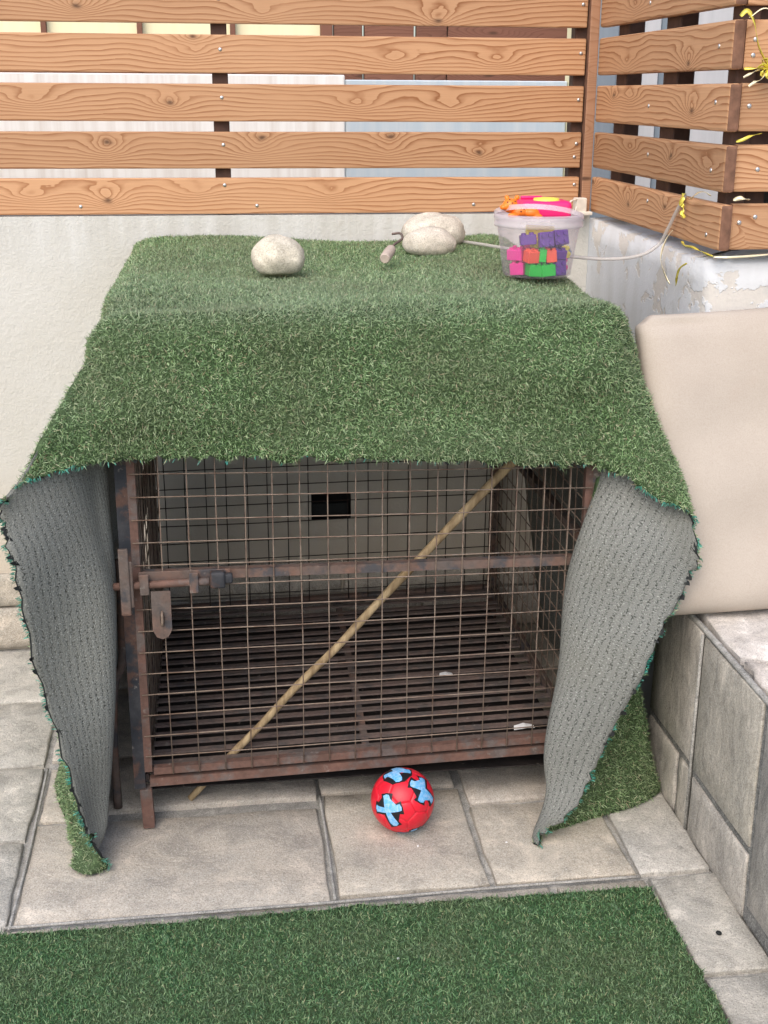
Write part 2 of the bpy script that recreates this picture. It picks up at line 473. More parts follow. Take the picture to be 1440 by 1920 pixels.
def mesh(name, V, F, mats, smooth=False, mi=None, uv=None):
    me = bpy.data.meshes.new(name)
    me.from_pydata([tuple(map(float, v)) for v in V], [], F)
    for m in (mats if isinstance(mats, (list, tuple)) else [mats]):
        me.materials.append(m)
    if mi is not None:
        me.polygons.foreach_set('material_index', mi)
    if smooth:
        me.polygons.foreach_set('use_smooth', [True] * len(F))
    if uv is not None:
        l = me.uv_layers.new(name='UVMap')
        vi = np.zeros(len(me.loops), dtype=np.int32)
        me.loops.foreach_get('vertex_index', vi)
        l.data.foreach_set('uv', np.asarray(uv, dtype=np.float32)[vi].ravel())
    me.update()
    return me

def bm_mesh(name, bm, mats, smooth=False):
    me = bpy.data.meshes.new(name)
    bmesh.ops.recalc_face_normals(bm, faces=bm.faces)
    bm.to_mesh(me)
    bm.free()
    for m in (mats if isinstance(mats, (list, tuple)) else [mats]):
        me.materials.append(m)
    if smooth:
        me.polygons.foreach_set('use_smooth', [True] * len(me.polygons))
    return me

def bm_box(bm, lo, hi, bev=0.0, seg=1, mat=0, rot=None, piv=None):
    c = [(a + b) / 2 for a, b in zip(lo, hi)]
    s = [b - a for a, b in zip(lo, hi)]
    r = bmesh.ops.create_cube(bm, size=1.0)
    vs = r['verts']
    bmesh.ops.scale(bm, vec=s, verts=vs)
    bmesh.ops.translate(bm, vec=c, verts=vs)
    if rot is not None:
        bmesh.ops.rotate(bm, cent=piv or c, matrix=Euler(rot).to_matrix(), verts=vs)
    fs = set()
    for v in vs:
        fs.update(v.link_faces)
    for f in fs:
        f.material_index = mat
    if bev > 0:
        es = set()
        for v in vs:
            es.update(v.link_edges)
        r = bmesh.ops.bevel(bm, geom=list(es), offset=bev, segments=seg, affect='EDGES', profile=0.6)
        for f in r['faces']:
            f.material_index = mat

def box_obj(name, lo, hi, mat, parent=None, bev=0.0, seg=1, smooth=False, rot=None):
    bm = bmesh.new()
    c = Vector([(a + b) / 2 for a, b in zip(lo, hi)])
    bm_box(bm, [a - k for a, k in zip(lo, c)], [b - k for b, k in zip(hi, c)], bev, seg, 0, rot)
    return link(name, bm_mesh(name, bm, mat, smooth), parent, c)

def tube_geo(pts, rad, seg=8, closed=False, caps=True, square=False):
    P = [Vector(p) for p in pts]
    n = len(P)
    rads = rad if isinstance(rad, (list, tuple)) else [rad] * n
    V, F = [], []
    t0 = (P[1] - P[0]).normalized()
    ref = Vector((0, 0, 1)) if abs(t0.z) < 0.9 else Vector((0, 1, 0))
    a = t0.cross(ref).normalized()
    for i in range(n):
        if closed:
            t = (P[(i + 1) % n] - P[i - 1]).normalized()
        else:
            t = (P[min(i + 1, n - 1)] - P[max(i - 1, 0)]).normalized()
        a = (a - t * a.dot(t)).normalized()
        b = t.cross(a)
        for k in range(seg):
            an = 2 * math.pi * k / seg + (math.pi / 4 if square else 0)
            rr = rads[i] * (1.41421 if square else 1)
            V.append(P[i] + (a * math.cos(an) + b * math.sin(an)) * rr)
    m = n if closed else n - 1
    for i in range(m):
        for k in range(seg):
            i2 = (i + 1) % n
            F.append((i * seg + k, i * seg + (k + 1) % seg, i2 * seg + (k + 1) % seg, i2 * seg + k))
    if caps and not closed:
        F.append(tuple(range(seg - 1, -1, -1)))
        F.append(tuple((n - 1) * seg + k for k in range(seg)))
    return V, F

def tube_obj(name, pts, rad, mat, parent=None, seg=8, smooth=True, closed=False, square=False):
    c = Vector(pts[0])
    V, F = tube_geo([Vector(p) - c for p in pts], rad, 4 if square else seg, closed, True, square)
    return link(name, mesh(name, V, F, mat, smooth and not square), parent, c)

def curve_pts(ctrl, n=8):
    """Catmull-Rom through control points"""
    P = [Vector(p) for p in ctrl]
    out = []
    for i in range(len(P) - 1):
        a = P[i - 1] if i > 0 else P[0] * 2 - P[1]
        b, c = P[i], P[i + 1]
        d = P[i + 2] if i + 2 < len(P) else P[-1] * 2 - P[-2]
        for k in range(n):
            t = k / n
            out.append(0.5 * ((2 * b) + (c - a) * t + (2 * a - 5 * b + 4 * c - d) * t * t + (3 * b - a - 3 * c + d) * t ** 3))
    out.append(P[-1])
    return out

def lathe(prof, seg=40):
    V, F = [], []
    n = len(prof)
    for i, (r, z) in enumerate(prof):
        for k in range(seg):
            a = 2 * math.pi * k / seg
            V.append((r * math.cos(a), r * math.sin(a), z))
    for i in range(n - 1):
        for k in range(seg):
            F.append((i * seg + k, i * seg + (k + 1) % seg, (i + 1) * seg + (k + 1) % seg, (i + 1) * seg + k))
    return V, F

def stone_piece(name, poly, z0, z1, mat, parent, axis='z', jit=0.004, bev=0.006, sub=3, warp=0.0015, plane=0.0):
    """an irregular flat stone: outline poly in 2D, extruded z0..z1 along an axis with an uneven worn edge"""
    pts = []
    n = len(poly)
    for i in range(n):
        a, b = Vector(poly[i]), Vector(poly[(i + 1) % n])
        nrm = Vector((b.y - a.y, a.x - b.x)).normalized()
        for k in range(sub):
            t = k / sub
            j = random.uniform(-jit, jit) if k else random.uniform(-jit, jit) * 0.4
            pts.append(a + (b - a) * t + nrm * j)
    cx = sum((p.x for p in pts)) / len(pts)
    cy = sum((p.y for p in pts)) / len(pts)
    c = Vector((cx, cy))
    m = len(pts)
    V, F = [], []
    def em(p, z):
        x, y = p.x - cx, p.y - cy
        V.append((x, y, z) if axis == 'z' else ((-z, x, y) if axis == '-x' else (x, -z, y)))
    d = z1 - z0
    for p in pts: em(p, -d)
    for p in pts: em(p, -bev * random.uniform(0.5, 1.0))
    for p in pts:
        q = p + (c - p).normalized() * bev * random.uniform(0.8, 1.5)
        em(q, random.uniform(-warp, warp) * 0.5)
    for p in pts: em(p + (c - p) * 0.45, random.uniform(-warp, warp))
    em(c, random.uniform(-warp, warp))
    for r in range(3):
        for i in range(m):
            F.append((r * m + i, r * m + (i + 1) % m, (r + 1) * m + (i + 1) % m, (r + 1) * m + i))
    for i in range(m):
        F.append((3 * m + i, 3 * m + (i + 1) % m, 4 * m))
    loc = (cx, cy, z1) if axis == 'z' else ((plane - z1, cx, cy) if axis == '-x' else (cx, plane - z1, cy))
    me = mesh(name, V, F, mat)
    sm = [False] * m + [True] * (len(F) - m)
    me.polygons.foreach_set('use_smooth', sm)
    return link(name, me, parent, loc)

# ------------------------------------------------------------------ the setting: ground and tiles
gm = mesh('ground', [(-60, -60, -0.012), (60, -60, -0.012), (60, 60, -0.012), (-60, 60, -0.012)], [(0, 1, 2, 3)], MAT['mortar'])
ground = tag(link('ground', gm), kind='structure')
pv = mesh('paving', [(-30, -30, -0.008), (30, -30, -0.008), (30, 0.88, -0.008), (-30, 0.88, -0.008)], [(0, 1, 2, 3)], MAT['tile'])  # out of view; added so pale ground bounces light into the cage
tag(link('paving', pv), kind='structure')
J = 0.0085
def tile(x0, x1, y0, y1, j=J):
    q = [(x0 + j, y0 + j), (x1 - j, y0 + j), (x1 - j, y1 - j), (x0 + j, y1 - j)]
    q = [(a + random.uniform(-0.004, 0.004), b + random.uniform(-0.004, 0.004)) for a, b in q]
    stone_piece('stone_tile', q, -0.03, random.uniform(-0.002, 0.002), MAT['tile_pale' if (x0 > 0.85 or x1 < -0.4) else 'tile'], ground, jit=0.004, bev=0.005, sub=5)
for a in [(-0.465, 0.197, 2.232, 2.615), (0.197, 0.541, 2.245, 2.66), (0.541, 0.858, 2.245, 2.575), (0.858, 1.034, 2.246, 2.62),
          (-0.465, -0.36, 2.615, 2.87), (-0.36, 0.197, 2.64, 2.9), (0.197, 0.541, 2.66, 3.0), (0.541, 0.858, 2.575, 2.92), (0.858, 1.08, 2.62, 3.0),
          (-0.465, 0.05, 2.9, 3.3), (0.05, 0.541, 3.0, 3.3), (0.541, 1.08, 3.0, 3.3), (-0.465, 0.2, 3.3, 3.64), (0.2, 0.7, 3.3, 3.64), (0.7, 1.08, 3.3, 3.64),
          (-1.0, -0.465, 2.21, 2.54), (-0.92, -0.465, 2.54, 2.875), (-1.1, -0.465, 2.875, 3.24), (-0.9, -0.465, 3.24, 3.60),
          (-1.6, -1.0, 2.21, 2.54), (-1.6, -0.92, 2.54, 2.875), (-1.6, -1.1, 2.875, 3.24), (-1.6, -0.9, 3.24, 3.60),
          (-0.465, 0.197, 1.85, 2.222), (0.197, 0.36, 2.0, 2.236), (0.36, 0.66, 1.9, 2.236), (0.66, 0.868, 1.9, 2.236),
          (0.868, 1.034, 1.918, 2.246), (0.872, 1.034, 1.5, 1.918), (0.872, 1.03, 1.05, 1.5), (-1.0, -0.465, 1.8, 2.21)]:
    tile(*a)
# raised cement fillets along two joints
for pts in ([(-0.47, 2.226, 0.0), (-0.1, 2.228, 0.001), (0.19, 2.231, 0.0), (0.54, 2.238, 0.001), (0.86, 2.241, 0.0)],
            [(-0.462, 2.22, 0.0), (-0.458, 2.5, 0.001), (-0.462, 2.86, 0.0)], [(0.198, 2.24, 0.0), (0.2, 2.45, 0.0), (0.199, 2.66, 0.0)]):
    tube_obj('mortar_joint', curve_pts(pts, 8), 0.0035, MAT['mortar'], ground, 6)

# ------------------------------------------------------------------ back garden wall
WY = 3.63
def back_wall():
    xs = [-4.0, 0.258, 0.379, 1.078]
    zs = [-0.05, 0.369, 0.451, 1.275]
    V, F = [], []
    for z in zs:
        for x in xs:
            V.append((x, WY, z))
    for j in range(3):
        for i in range(3):
            if (i, j) != (1, 1):
                F.append((j * 4 + i, j * 4 + i + 1, j * 4 + i + 5, j * 4 + i + 4))
    b = len(V)
    for k in (5, 6, 10, 9):
        V.append((V[k][0], WY + 0.12, V[k][2]))
    ring = [5, 6, 10, 9]
    for i in range(4):
        F.append((ring[i], ring[(i + 1) % 4], b + (i + 1) % 4, b + i))
    F.append((b, b + 1, b + 2, b + 3))
    c = len(V)
    # rough top, back
    n = 60
    V2 = []
    for i in range(n + 1):
        x = -4 + 5.078 * i / n
        V2.append(x)
    V += [(-4, WY + 0.2, 1.28), (1.078, WY + 0.2, 1.28), (-4, WY + 0.2, -0.05), (1.078, WY + 0.2, -0.05)]
    F += [(12, 13, 14, 15, c + 1, c), (c, c + 1, c + 3, c + 2), (0, 12, c, c + 2), (3, c + 3, c + 1, 15)]
    mi = [0] * 8 + [1] * 5 + [0] * 4
    me = mesh('garden_wall', V, F, [MAT['plaster'], MAT['black']], False, mi)
    return link('garden_wall', me)
wall = tag(back_wall(), 'cream plaster garden wall behind the cage, under the long timber fence', 'wall')
vent = box_obj('vent_flap', (0.262, WY + 0.03, 0.373), (0.375, WY + 0.045, 0.41), MAT['turf_edge'], wall, 0.002)
for z0, z1, cuts, dy in ((0.0, 0.128, [-1.7, -1.05, -0.42, 0.1, 0.6, 1.075], 0.020), (0.136, 0.235, [-1.4, -0.80, -0.25, 0.35, 0.8, 1.075], 0.016)):
    for a, b in zip(cuts[:-1], cuts[1:]):
        stone_piece('skirting_stone', [(a + 0.004, z0), (b - 0.004, z0), (b - 0.004, z1), (a + 0.004, z1)], 0.001, dy, MAT['skirt'], wall, axis='-y', jit=0.003, bev=0.004, plane=WY)
# right wall: L in plan, rounded outer corner, uneven top
def right_wall():
    plan = [(1.078, 3.629)]
    plan += [(1.078, y) for y in (3.4, 3.2, 3.0, 2.85)]
    r = 0.055
    cx, cy = 1.078 + r, 2.70 + r
    for k in range(7):
        a = math.pi + (math.pi / 2) * k / 6
        plan.append((cx + r * math.cos(a), cy + r * math.sin(a)))
    plan += [(x, 2.70) for x in (1.3, 1.6, 2.2, 4.0)]
    outer = plan[:]
    n = len(outer)
    zs = [-0.02, 0.4, 0.8, 1.05, 1.2, 1.25]
    V, F = [], []
    for zi, z in enumerate(zs):
        for i, (x, y) in enumerate(outer):
            j = 0.004 if zi not in (0,) else 0
            if i in (0, n - 1): j = 0
            zz = z + (random.uniform(-0.006, 0.004) if zi == 5 else 0) + (0.012 * max(0, (y - 2.7)) / 0.93 if zi == 5 else 0)
            V.append((x + random.uniform(-j, j), y + random.uniform(-j, j), zz))
    for zi in range(5):
        for i in range(n - 1):
            F.append((zi * n + i, zi * n + i + 1, (zi + 1) * n + i + 1, (zi + 1) * n + i))
    b = len(V)
    for i, (x, y) in enumerate(outer):
        t = i / (n - 1)
        V.append((max(x + 0.16, 1.25) if y > 2.8 else max(x, 1.25), y if y > 2.8 else max(2.88, y), 1.27))
    for i in range(n - 1):
        F.append((5 * n + i, 5 * n + i + 1, b + i + 1, b + i))
    me = mesh('garden_wall', V, F, MAT['peel'], True)
    return link('garden_wall', me)
tag(right_wall(), 'white wall with peeling paint on the right, turning a rounded corner behind the cushion', 'wall')

# ------------------------------------------------------------------ timber fences
def board(name, L, H, T, mat, parent, origin, ax, face, bev=0.004, off=None):
    """a planed board of length L along ax, height H (z), thickness T along face; UVs in metres"""
    bm = bmesh.new()
    bm_box(bm, (0, 0, 0), (L, T, H), bev, 2)
    bmesh.ops.recalc_face_normals(bm, faces=bm.faces)
    ax, face = Vector(ax), Vector(face)
    uvl = bm.loops.layers.uv.new('UVMap')
    ou, ov = off or (random.uniform(0, 60), random.uniform(0, 60))
    for f in bm.faces:
        nx = abs(f.normal.x)
        if nx > 0.9:
            f.material_index = 1
        for l in f.loops:
            co = l.vert.co
            l[uvl].uv = (co.x + ou, co.z + co.y + ov)
        f.smooth = False
    for v in bm.verts:
        x, y, z = v.co
        v.co = ax * x + face * y + Vector((0, 0, 1)) * z
    me = bm_mesh(name, bm, [mat, MAT['wood_end']])
    return link(name, me, parent, origin)

SV, SF = lathe([(0.0001, 0.0022), (0.0022, 0.0022), (0.0046, 0.0014), (0.0052, 0.0), (0.0052, -0.001)], 10)
SCREW = {}
def screw_mesh(d):
    if d not in SCREW:
        V = []
        for x, y, z in SV:
            if d == '-y': V.append((x, -z, y))
            else: V.append((-z, x, y))
        SCREW[d] = mesh('screw', V, SF, MAT['screw'], True)
    return SCREW[d]
def screw(par, p, d):
    link('screw', screw_mesh(d), par, p)

ZB = [1.279, 1.4015, 1.526, 1.651, 1.776, 1.90]
HS = 0.0975
f1 = tag(empty('slatted_fence', (0, WY, 1.275)), 'long timber slat fence on top of the back wall, left of the corner batten', 'fence')
for i, z in enumerate(ZB):
    s = board('slat', 4.1, HS, 0.022, WB.get(i, MAT['wood']), f1, (-3.058, WY + 0.003, z), (1, 0, 0), (0, 1, 0), 0.004, (1e-6, 0.0))
    if i < 5:
        zz = z + [0.078, 0.063, 0.062, 0.06, 0.062][i]
        screw(s, (0.03, WY + 0.003, zz), '-y')
        screw(s, (1.028, WY + 0.003, z + HS * [0.78, 0.68, 0.62, 0.6, 0.62][i]), '-y')
    if i == 0:
        for x in (-0.365, 0.118, 0.735):
            screw(s, (x, WY + 0.003, z + 0.022), '-y')
    if i == 1:
        screw(s, (1.024, WY + 0.003, z + 0.03), '-y')
for x in (-1.2, 0.006, 1.015):
    box_obj('post', (x, WY + 0.026, 1.2815), (x + 0.043, WY + 0.07, 2.1), MAT['wood_post'], f1, 0.003)
b = board('batten', 0.028, 0.80, 0.03, MAT['wood_batten'], f1, (1.0455, WY - 0.012, 1.277), (1, 0, 0), (0, 1, 0))

f2 = tag(empty('slatted_fence', (1.076, 3.1, 1.265)), 'short timber slat fence running forward from the corner on the white side wall', 'fence')
ends = [2.648, 2.652, 2.658, 2.664, 2.67, 2.67]
for i, z in enumerate(ZB):
    L = 3.628 - ends[i]
    s = board('slat', L, HS, 0.027, WR.get(i, MAT['wood']), f2, (1.076, 3.628, z + 0.001), (0, -1, 0), (1, 0, 0), 0.007, (1e-6, 0.0))
    if i < 5:
        screw(s, (1.076, ends[i] + 0.075, z + HS * [0.3, 0.45, 0.62, 0.5, 0.5][i]), '-x')
        if i != 3:
            screw(s, (1.076, 3.13 + 0.02 * i, z + HS * [0.72, 0.6, 0.5, 0.45, 0.4][i]), '-x')
for y in (3.06, 3.45, 2.70):
    box_obj('post', (1.1045, y, 1.276), (1.148, y + [0.1, 0.09, 0.05][(3.06, 3.45, 2.70).index(y)], 2.1), MAT['wood_post'], f2, 0.003)
f3 = tag(empty('slatted_fence', (1.4, 2.66, 1.265)), 'timber slat fence at the right edge, facing forward above the cushion', 'fence')
for i, z in enumerate(ZB):
    s = board('slat', 2.6, HS, 0.024, MAT['wood'], f3, (1.1065, 2.663 + 0.004 * i, z + 0.002), (1, 0, 0), (0, 1, 0), 0.005)
    for (sx, sz) in ([(0.018, 0.62), (0.053, 0.74)], [(0.05, 0.5)], [(0.02, 0.55)], [(0.02, 0.3), (0.022, 0.62)], [(0.03, 0.5)], [])[i]:
        screw(s, (1.1065 + sx, 2.663 + 0.004 * i, z + HS * sz), '-y')
box_obj('post', (1.150, 2.7155, 1.28), (1.20, 2.76, 2.1), MAT['wood_post'], f3, 0.003)

# ------------------------------------------------------------------ what shows between the slats
t = tag(empty('painted_partition', (0.3, 4.8, 0)), 'pale streaked partition with white and blue panels seen through the slats', 'partition')
box_obj('panel', (-4.0, 4.8, 0), (0.484, 4.85, 1.664), MAT['far_white'], t, 0.004)
box_obj('panel', (0.486, 4.806, 0), (1.315, 4.85, 1.648), MAT['far_blue'], t, 0.004)
box_obj('post', (1.317, 4.79, 0), (1.40, 4.86, 2.3), MAT['far_yellow'], t, 0.004)
t = tag(empty('panelled_gate', (1.9, 4.8, 0)), 'grey panelled metal gate seen through the side slats', 'gate')
gx = [1.42, 1.5, 1.56, 1.66, 1.74, 1.96, 2.07, 2.26, 2.42, 2.72, 3.0, 3.6]
gc = ['far_steel', 'far_grey', 'far_grey', 'far_steel', 'far_grey', 'far_steel', 'far_grey', 'far_steel', 'far_grey', 'far_grey', 'far_steel']
for i in range(len(gx) - 1):
    box_obj('panel', (gx[i] + 0.002, 4.80 + 0.012 * (i % 2), 0), (gx[i + 1] - 0.002, 4.85, 2.4), MAT[gc[i]], t, 0.003)
t = tag(empty('board_screen', (1.4, 2.82, 1.27)), 'dark grey vertical boards behind the fence at the right edge', 'screen')
for i in range(8):
    x = 1.205 + i * 0.085
    box_obj('board', (x + 0.0015, 2.80, 1.276), (x + 0.0835, 2.82, 2.2), MAT['far_dark'], t, 0.002)
h = tag(empty('house', (0, 5.6, 0)), 'yellow house front with brown timber frames seen through the top gap of the fence', 'house')
box_obj('wall', (-5, 5.65, 0), (0.50, 5.9, 3.0), MAT['far_yellow'], h)
for x in (-1.05, -0.675, -0.29, 0.09):
    box_obj('timber', (x, 5.615, 1.2), (x + 0.022, 5.648, 2.6), MAT['far_brown'], h, 0.002)
box_obj('timber', (0.465, 5.60, 0.5), (0.515, 5.648, 2.9), MAT['far_brown'], h, 0.003)
board('timber', 5.4, 0.05, 0.03, MAT['far_brown'], h, (-4.9, 5.615, 1.672), (1, 0, 0), (0, 1, 0))
for i, (a, b) in enumerate([(0.52, 0.64), (0.65, 0.86), (0.87, 1.0), (1.005, 1.6)]):
    bo = board('door_board', b - a, 2.4, 0.04, MAT['far_brown'], h, (a, 5.61 + 0.008 * (i % 2), 0.3), (1, 0, 0), (0, 1, 0))
box_obj('wall', (1.62, 5.65, 0), (5, 5.9, 3.0), MAT['far_white'], h)

# ------------------------------------------------------------------ stone bench and cushion
bench = tag(empty('stone_bench', (1.021, 2.0, 0)), 'low bench faced with grey stone tiles along the right side', 'bench')
BX = 1.021
box_obj('core', (BX + 0.006, 0.3, -0.01), (3.2, 2.699, 0.482), MAT['mortar_dark'], bench)
def btile(y0, y1, z0, z1, g=0.006):
    o = stone_piece('face_tile', [(y0 + g, z0 + g), (y1 - g, z0 + g), (y1 - g, z1 - g), (y0 + g, z1 - g)], -0.012, 0.0, MAT['bench_tile'], bench, axis='-x', jit=0.002, bev=0.004, plane=BX)
    return o
btile(2.41, 2.70, 0.158, 0.492); btile(2.083, 2.405, 0.153, 0.488); btile(1.55, 2.075, 0.028, 0.484, 0.007)
btile(2.49, 2.70, -0.012, 0.152); btile(2.41, 2.484, -0.012, 0.152); btile(2.083, 2.405, -0.012, 0.146); btile(0.9, 1.545, 0.02, 0.482, 0.006)
btile(0.3, 0.895, 0.02, 0.482, 0.006)
def flag(poly, z=0.503):
    stone_piece('top_stone', poly, 0.47, z, MAT['flag'], bench, jit=0.006, bev=0.007, sub=5, warp=0.004)
flag([(1.045, 2.262), (1.30, 2.18), (1.50, 2.20), (1.52, 2.66), (1.05, 2.66)])
flag([(1.035, 2.06), (1.12, 2.01), (1.36, 2.03), (1.30, 2.165), (1.048, 2.245)], 0.499)
flag([(1.035, 1.6), (1.5, 1.6), (1.48, 1.98), (1.12, 1.99), (1.035, 2.045)])
flag([(1.53, 1.6), (2.1, 1.6), (2.1, 2.66), (1.53, 2.66)])
tube_obj('tile_joint', [(BX - 0.0005, 2.4075, 0.0), (BX - 0.0005, 2.4085, 0.25), (BX - 0.0005, 2.4075, 0.485)], 0.004, MAT['mortar'], bench, 6)
tube_obj('edge_mortar', curve_pts([(1.030, 2.69, 0.486), (1.031, 2.4, 0.49), (1.029, 2.1, 0.486), (1.03, 1.6, 0.484)], 8), 0.007, MAT['mortar'], bench, 6)

def cushion():
    nx, nz, W_, H_, T_ = 44, 40, 0.86, 0.665, 0.105
    V, F = [], []
    lean = R(13.5)
    def prof(s):
        s = abs(s)
        return (1 - s ** 12) ** 0.5 if s < 1 else 0
    for side in (-1, 1):
        for j in range(nz + 1):
            for i in range(nx + 1):
                a = -1 + 2 * i / nx
                b = -1 + 2 * j / nz
                a = math.copysign(1 - (1 - abs(a)) ** 1.5, a)
                b = math.copysign(1 - (1 - abs(b)) ** 1.5, b)
                th = T_ / 2 * (0.22 + 0.78 * prof(a) * prof(b))
                # slack cover: soft sags and a pulled top-left corner
                th += 0.006 * math.sin(5 * a + 2 * b) * prof(a) * prof(b)
                th += 0.004 * math.sin(9 * b - 3 * a + 1) * prof(a) * prof(b)
                x = a * W_ / 2 * (1 - 0.012 * (1 - b * b)) 
                zz = b * H_ / 2 + 0.008 * math.sin(2.2 * a + 0.4) * (b > 0) * abs(b)
                rr = 0.03
                if abs(a) > 0.93 and abs(b) > 0.93:
                    k_ = (abs(a) - 0.93) / 0.07 * (abs(b) - 0.93) / 0.07
                    x -= math.copysign(rr * 0.5 * k_, a)
                    zz -= math.copysign(rr * 0.5 * k_, b)
                fold = 0.012 * math.exp(-((b - 0.93 + 0.10 * max(0, a + 0.6)) / 0.03) ** 2) * max(0, 1 - abs(a + 0.78) / 0.32)
                V.append((x, side * (th - (fold if side < 0 else 0)), zz))
    n = nx + 1
    off = n * (nz + 1)
    for j in range(nz):
        for i in range(nx):
            k0 = j * n + i
            F.append((k0, k0 + 1, k0 + n + 1, k0 + n))
            F.append((off + k0, off + k0 + n, off + k0 + n + 1, off + k0 + 1))
    rim = [i for i in range(n)] + [j * n + nx for j in range(1, nz + 1)] + [nz * n + i for i in range(nx - 1, -1, -1)] + [j * n for j in range(nz - 1, 0, -1)]
    for a, b in zip(rim, rim[1:] + rim[:1]):
        F.append((a, off + a, off + b, b))
    me = mesh('cushion_cover', V, F, MAT['cushion'], True)
    c = tag(empty('back_cushion', (1.33, 2.50, 0.505)), 'large beige canvas cushion leaning on the white wall, standing on the stone bench', 'cushion')
    o = link('cushion_cover', me)
    o.parent = c
    o.location = (0, 0.045, 0.338)
    o.rotation_euler = (-lean, R(-1.4), 0)
cushion()

# ------------------------------------------------------------------ turf
def grid_eval(G, nu, nv):
    """G: cols x rows x 3 control grid -> dense Catmull-Rom grid"""
    def cr1(A, n):
        A = np.asarray(A, float)
        B = np.concatenate([2 * A[:1] - A[1:2], A, 2 * A[-1:] - A[-2:-1]])
        out = []
        for i in range(len(A) - 1):
            p0, p1, p2, p3 = B[i], B[i + 1], B[i + 2], B[i + 3]
            for k in range(n):
                t = k / n
                out.append(0.5 * (2 * p1 + (p2 - p0) * t + (2 * p0 - 5 * p1 + 4 * p2 - p3) * t * t + (3 * p1 - p0 - 3 * p2 + p3) * t ** 3))
        out.append(A[-1])
        return np.array(out)
    D = cr1(G, nu)
    D = cr1(D.transpose(1, 0, 2), nv).transpose(1, 0, 2)
    return D

def grid_normals(D):
    du = np.gradient(D, axis=0)
    dv = np.gradient(D, axis=1)
    n = np.cross(dv, du)
    n /= np.linalg.norm(n, axis=2, keepdims=True) + 1e-12
    return n

def sheet_mesh(D, N, th):
    U, Vn = D.shape[:2]
    du = np.linalg.norm(np.diff(D, axis=0), axis=2).mean(axis=1)
    dv = np.linalg.norm(np.diff(D, axis=1), axis=2).mean(axis=0)
    cu = np.concatenate([[0], np.cumsum(du)])
    cv = np.concatenate([[0], np.cumsum(dv)])
    inner = D.reshape(-1, 3)
    outer = (D + N * th).reshape(-1, 3)
    uv = np.stack(np.meshgrid(cu, cv, indexing='ij'), -1).reshape(-1, 2)
    V = np.concatenate([inner, outer])
    n = U * Vn
    F, mi = [], []
    for i in range(U - 1):
        for j in range(Vn - 1):
            a, b, c, d = i * Vn + j, (i + 1) * Vn + j, (i + 1) * Vn + j + 1, i * Vn + j + 1
            F.append((a, b, c, d)); mi.append(0)
            F.append((n + a, n + d, n + c, n + b)); mi.append(1)
    rim = [i * Vn for i in range(U)] + [(U - 1) * Vn + j for j in range(1, Vn)] + [i * Vn + Vn - 1 for i in range(U - 2, -1, -1)] + [j for j in range(Vn - 2, 0, -1)]
    for a, b in zip(rim, rim[1:] + rim[:1]):
        F.append((a, n + a, n + b, b)); mi.append(2)
    return mesh('backing', V, F, [MAT['backing'], MAT['thatch'], MAT['turf_edge']], True, mi, np.concatenate([uv, uv]))

PAL = np.array([(0.062, 0.118, 0.045), (0.12, 0.208, 0.085), (0.19, 0.312, 0.138), (0.285, 0.42, 0.20), (0.42, 0.535, 0.31), (0.50, 0.50, 0.33), (0.36, 0.29, 0.19)])
PALW = np.array([0.20, 0.22, 0.20, 0.17, 0.13, 0.05, 0.03])
PAL2 = np.array([(0.036, 0.098, 0.04), (0.07, 0.165, 0.07), (0.112, 0.232, 0.10), (0.175, 0.31, 0.14), (0.285, 0.40, 0.20), (0.35, 0.355, 0.20)])
PALW2 = np.array([0.23, 0.25, 0.22, 0.16, 0.10, 0.04])
TEAL = np.array([(0.02, 0.20, 0.16), (0.04, 0.30, 0.24), (0.10, 0.42, 0.34), (0.03, 0.12, 0.08)])

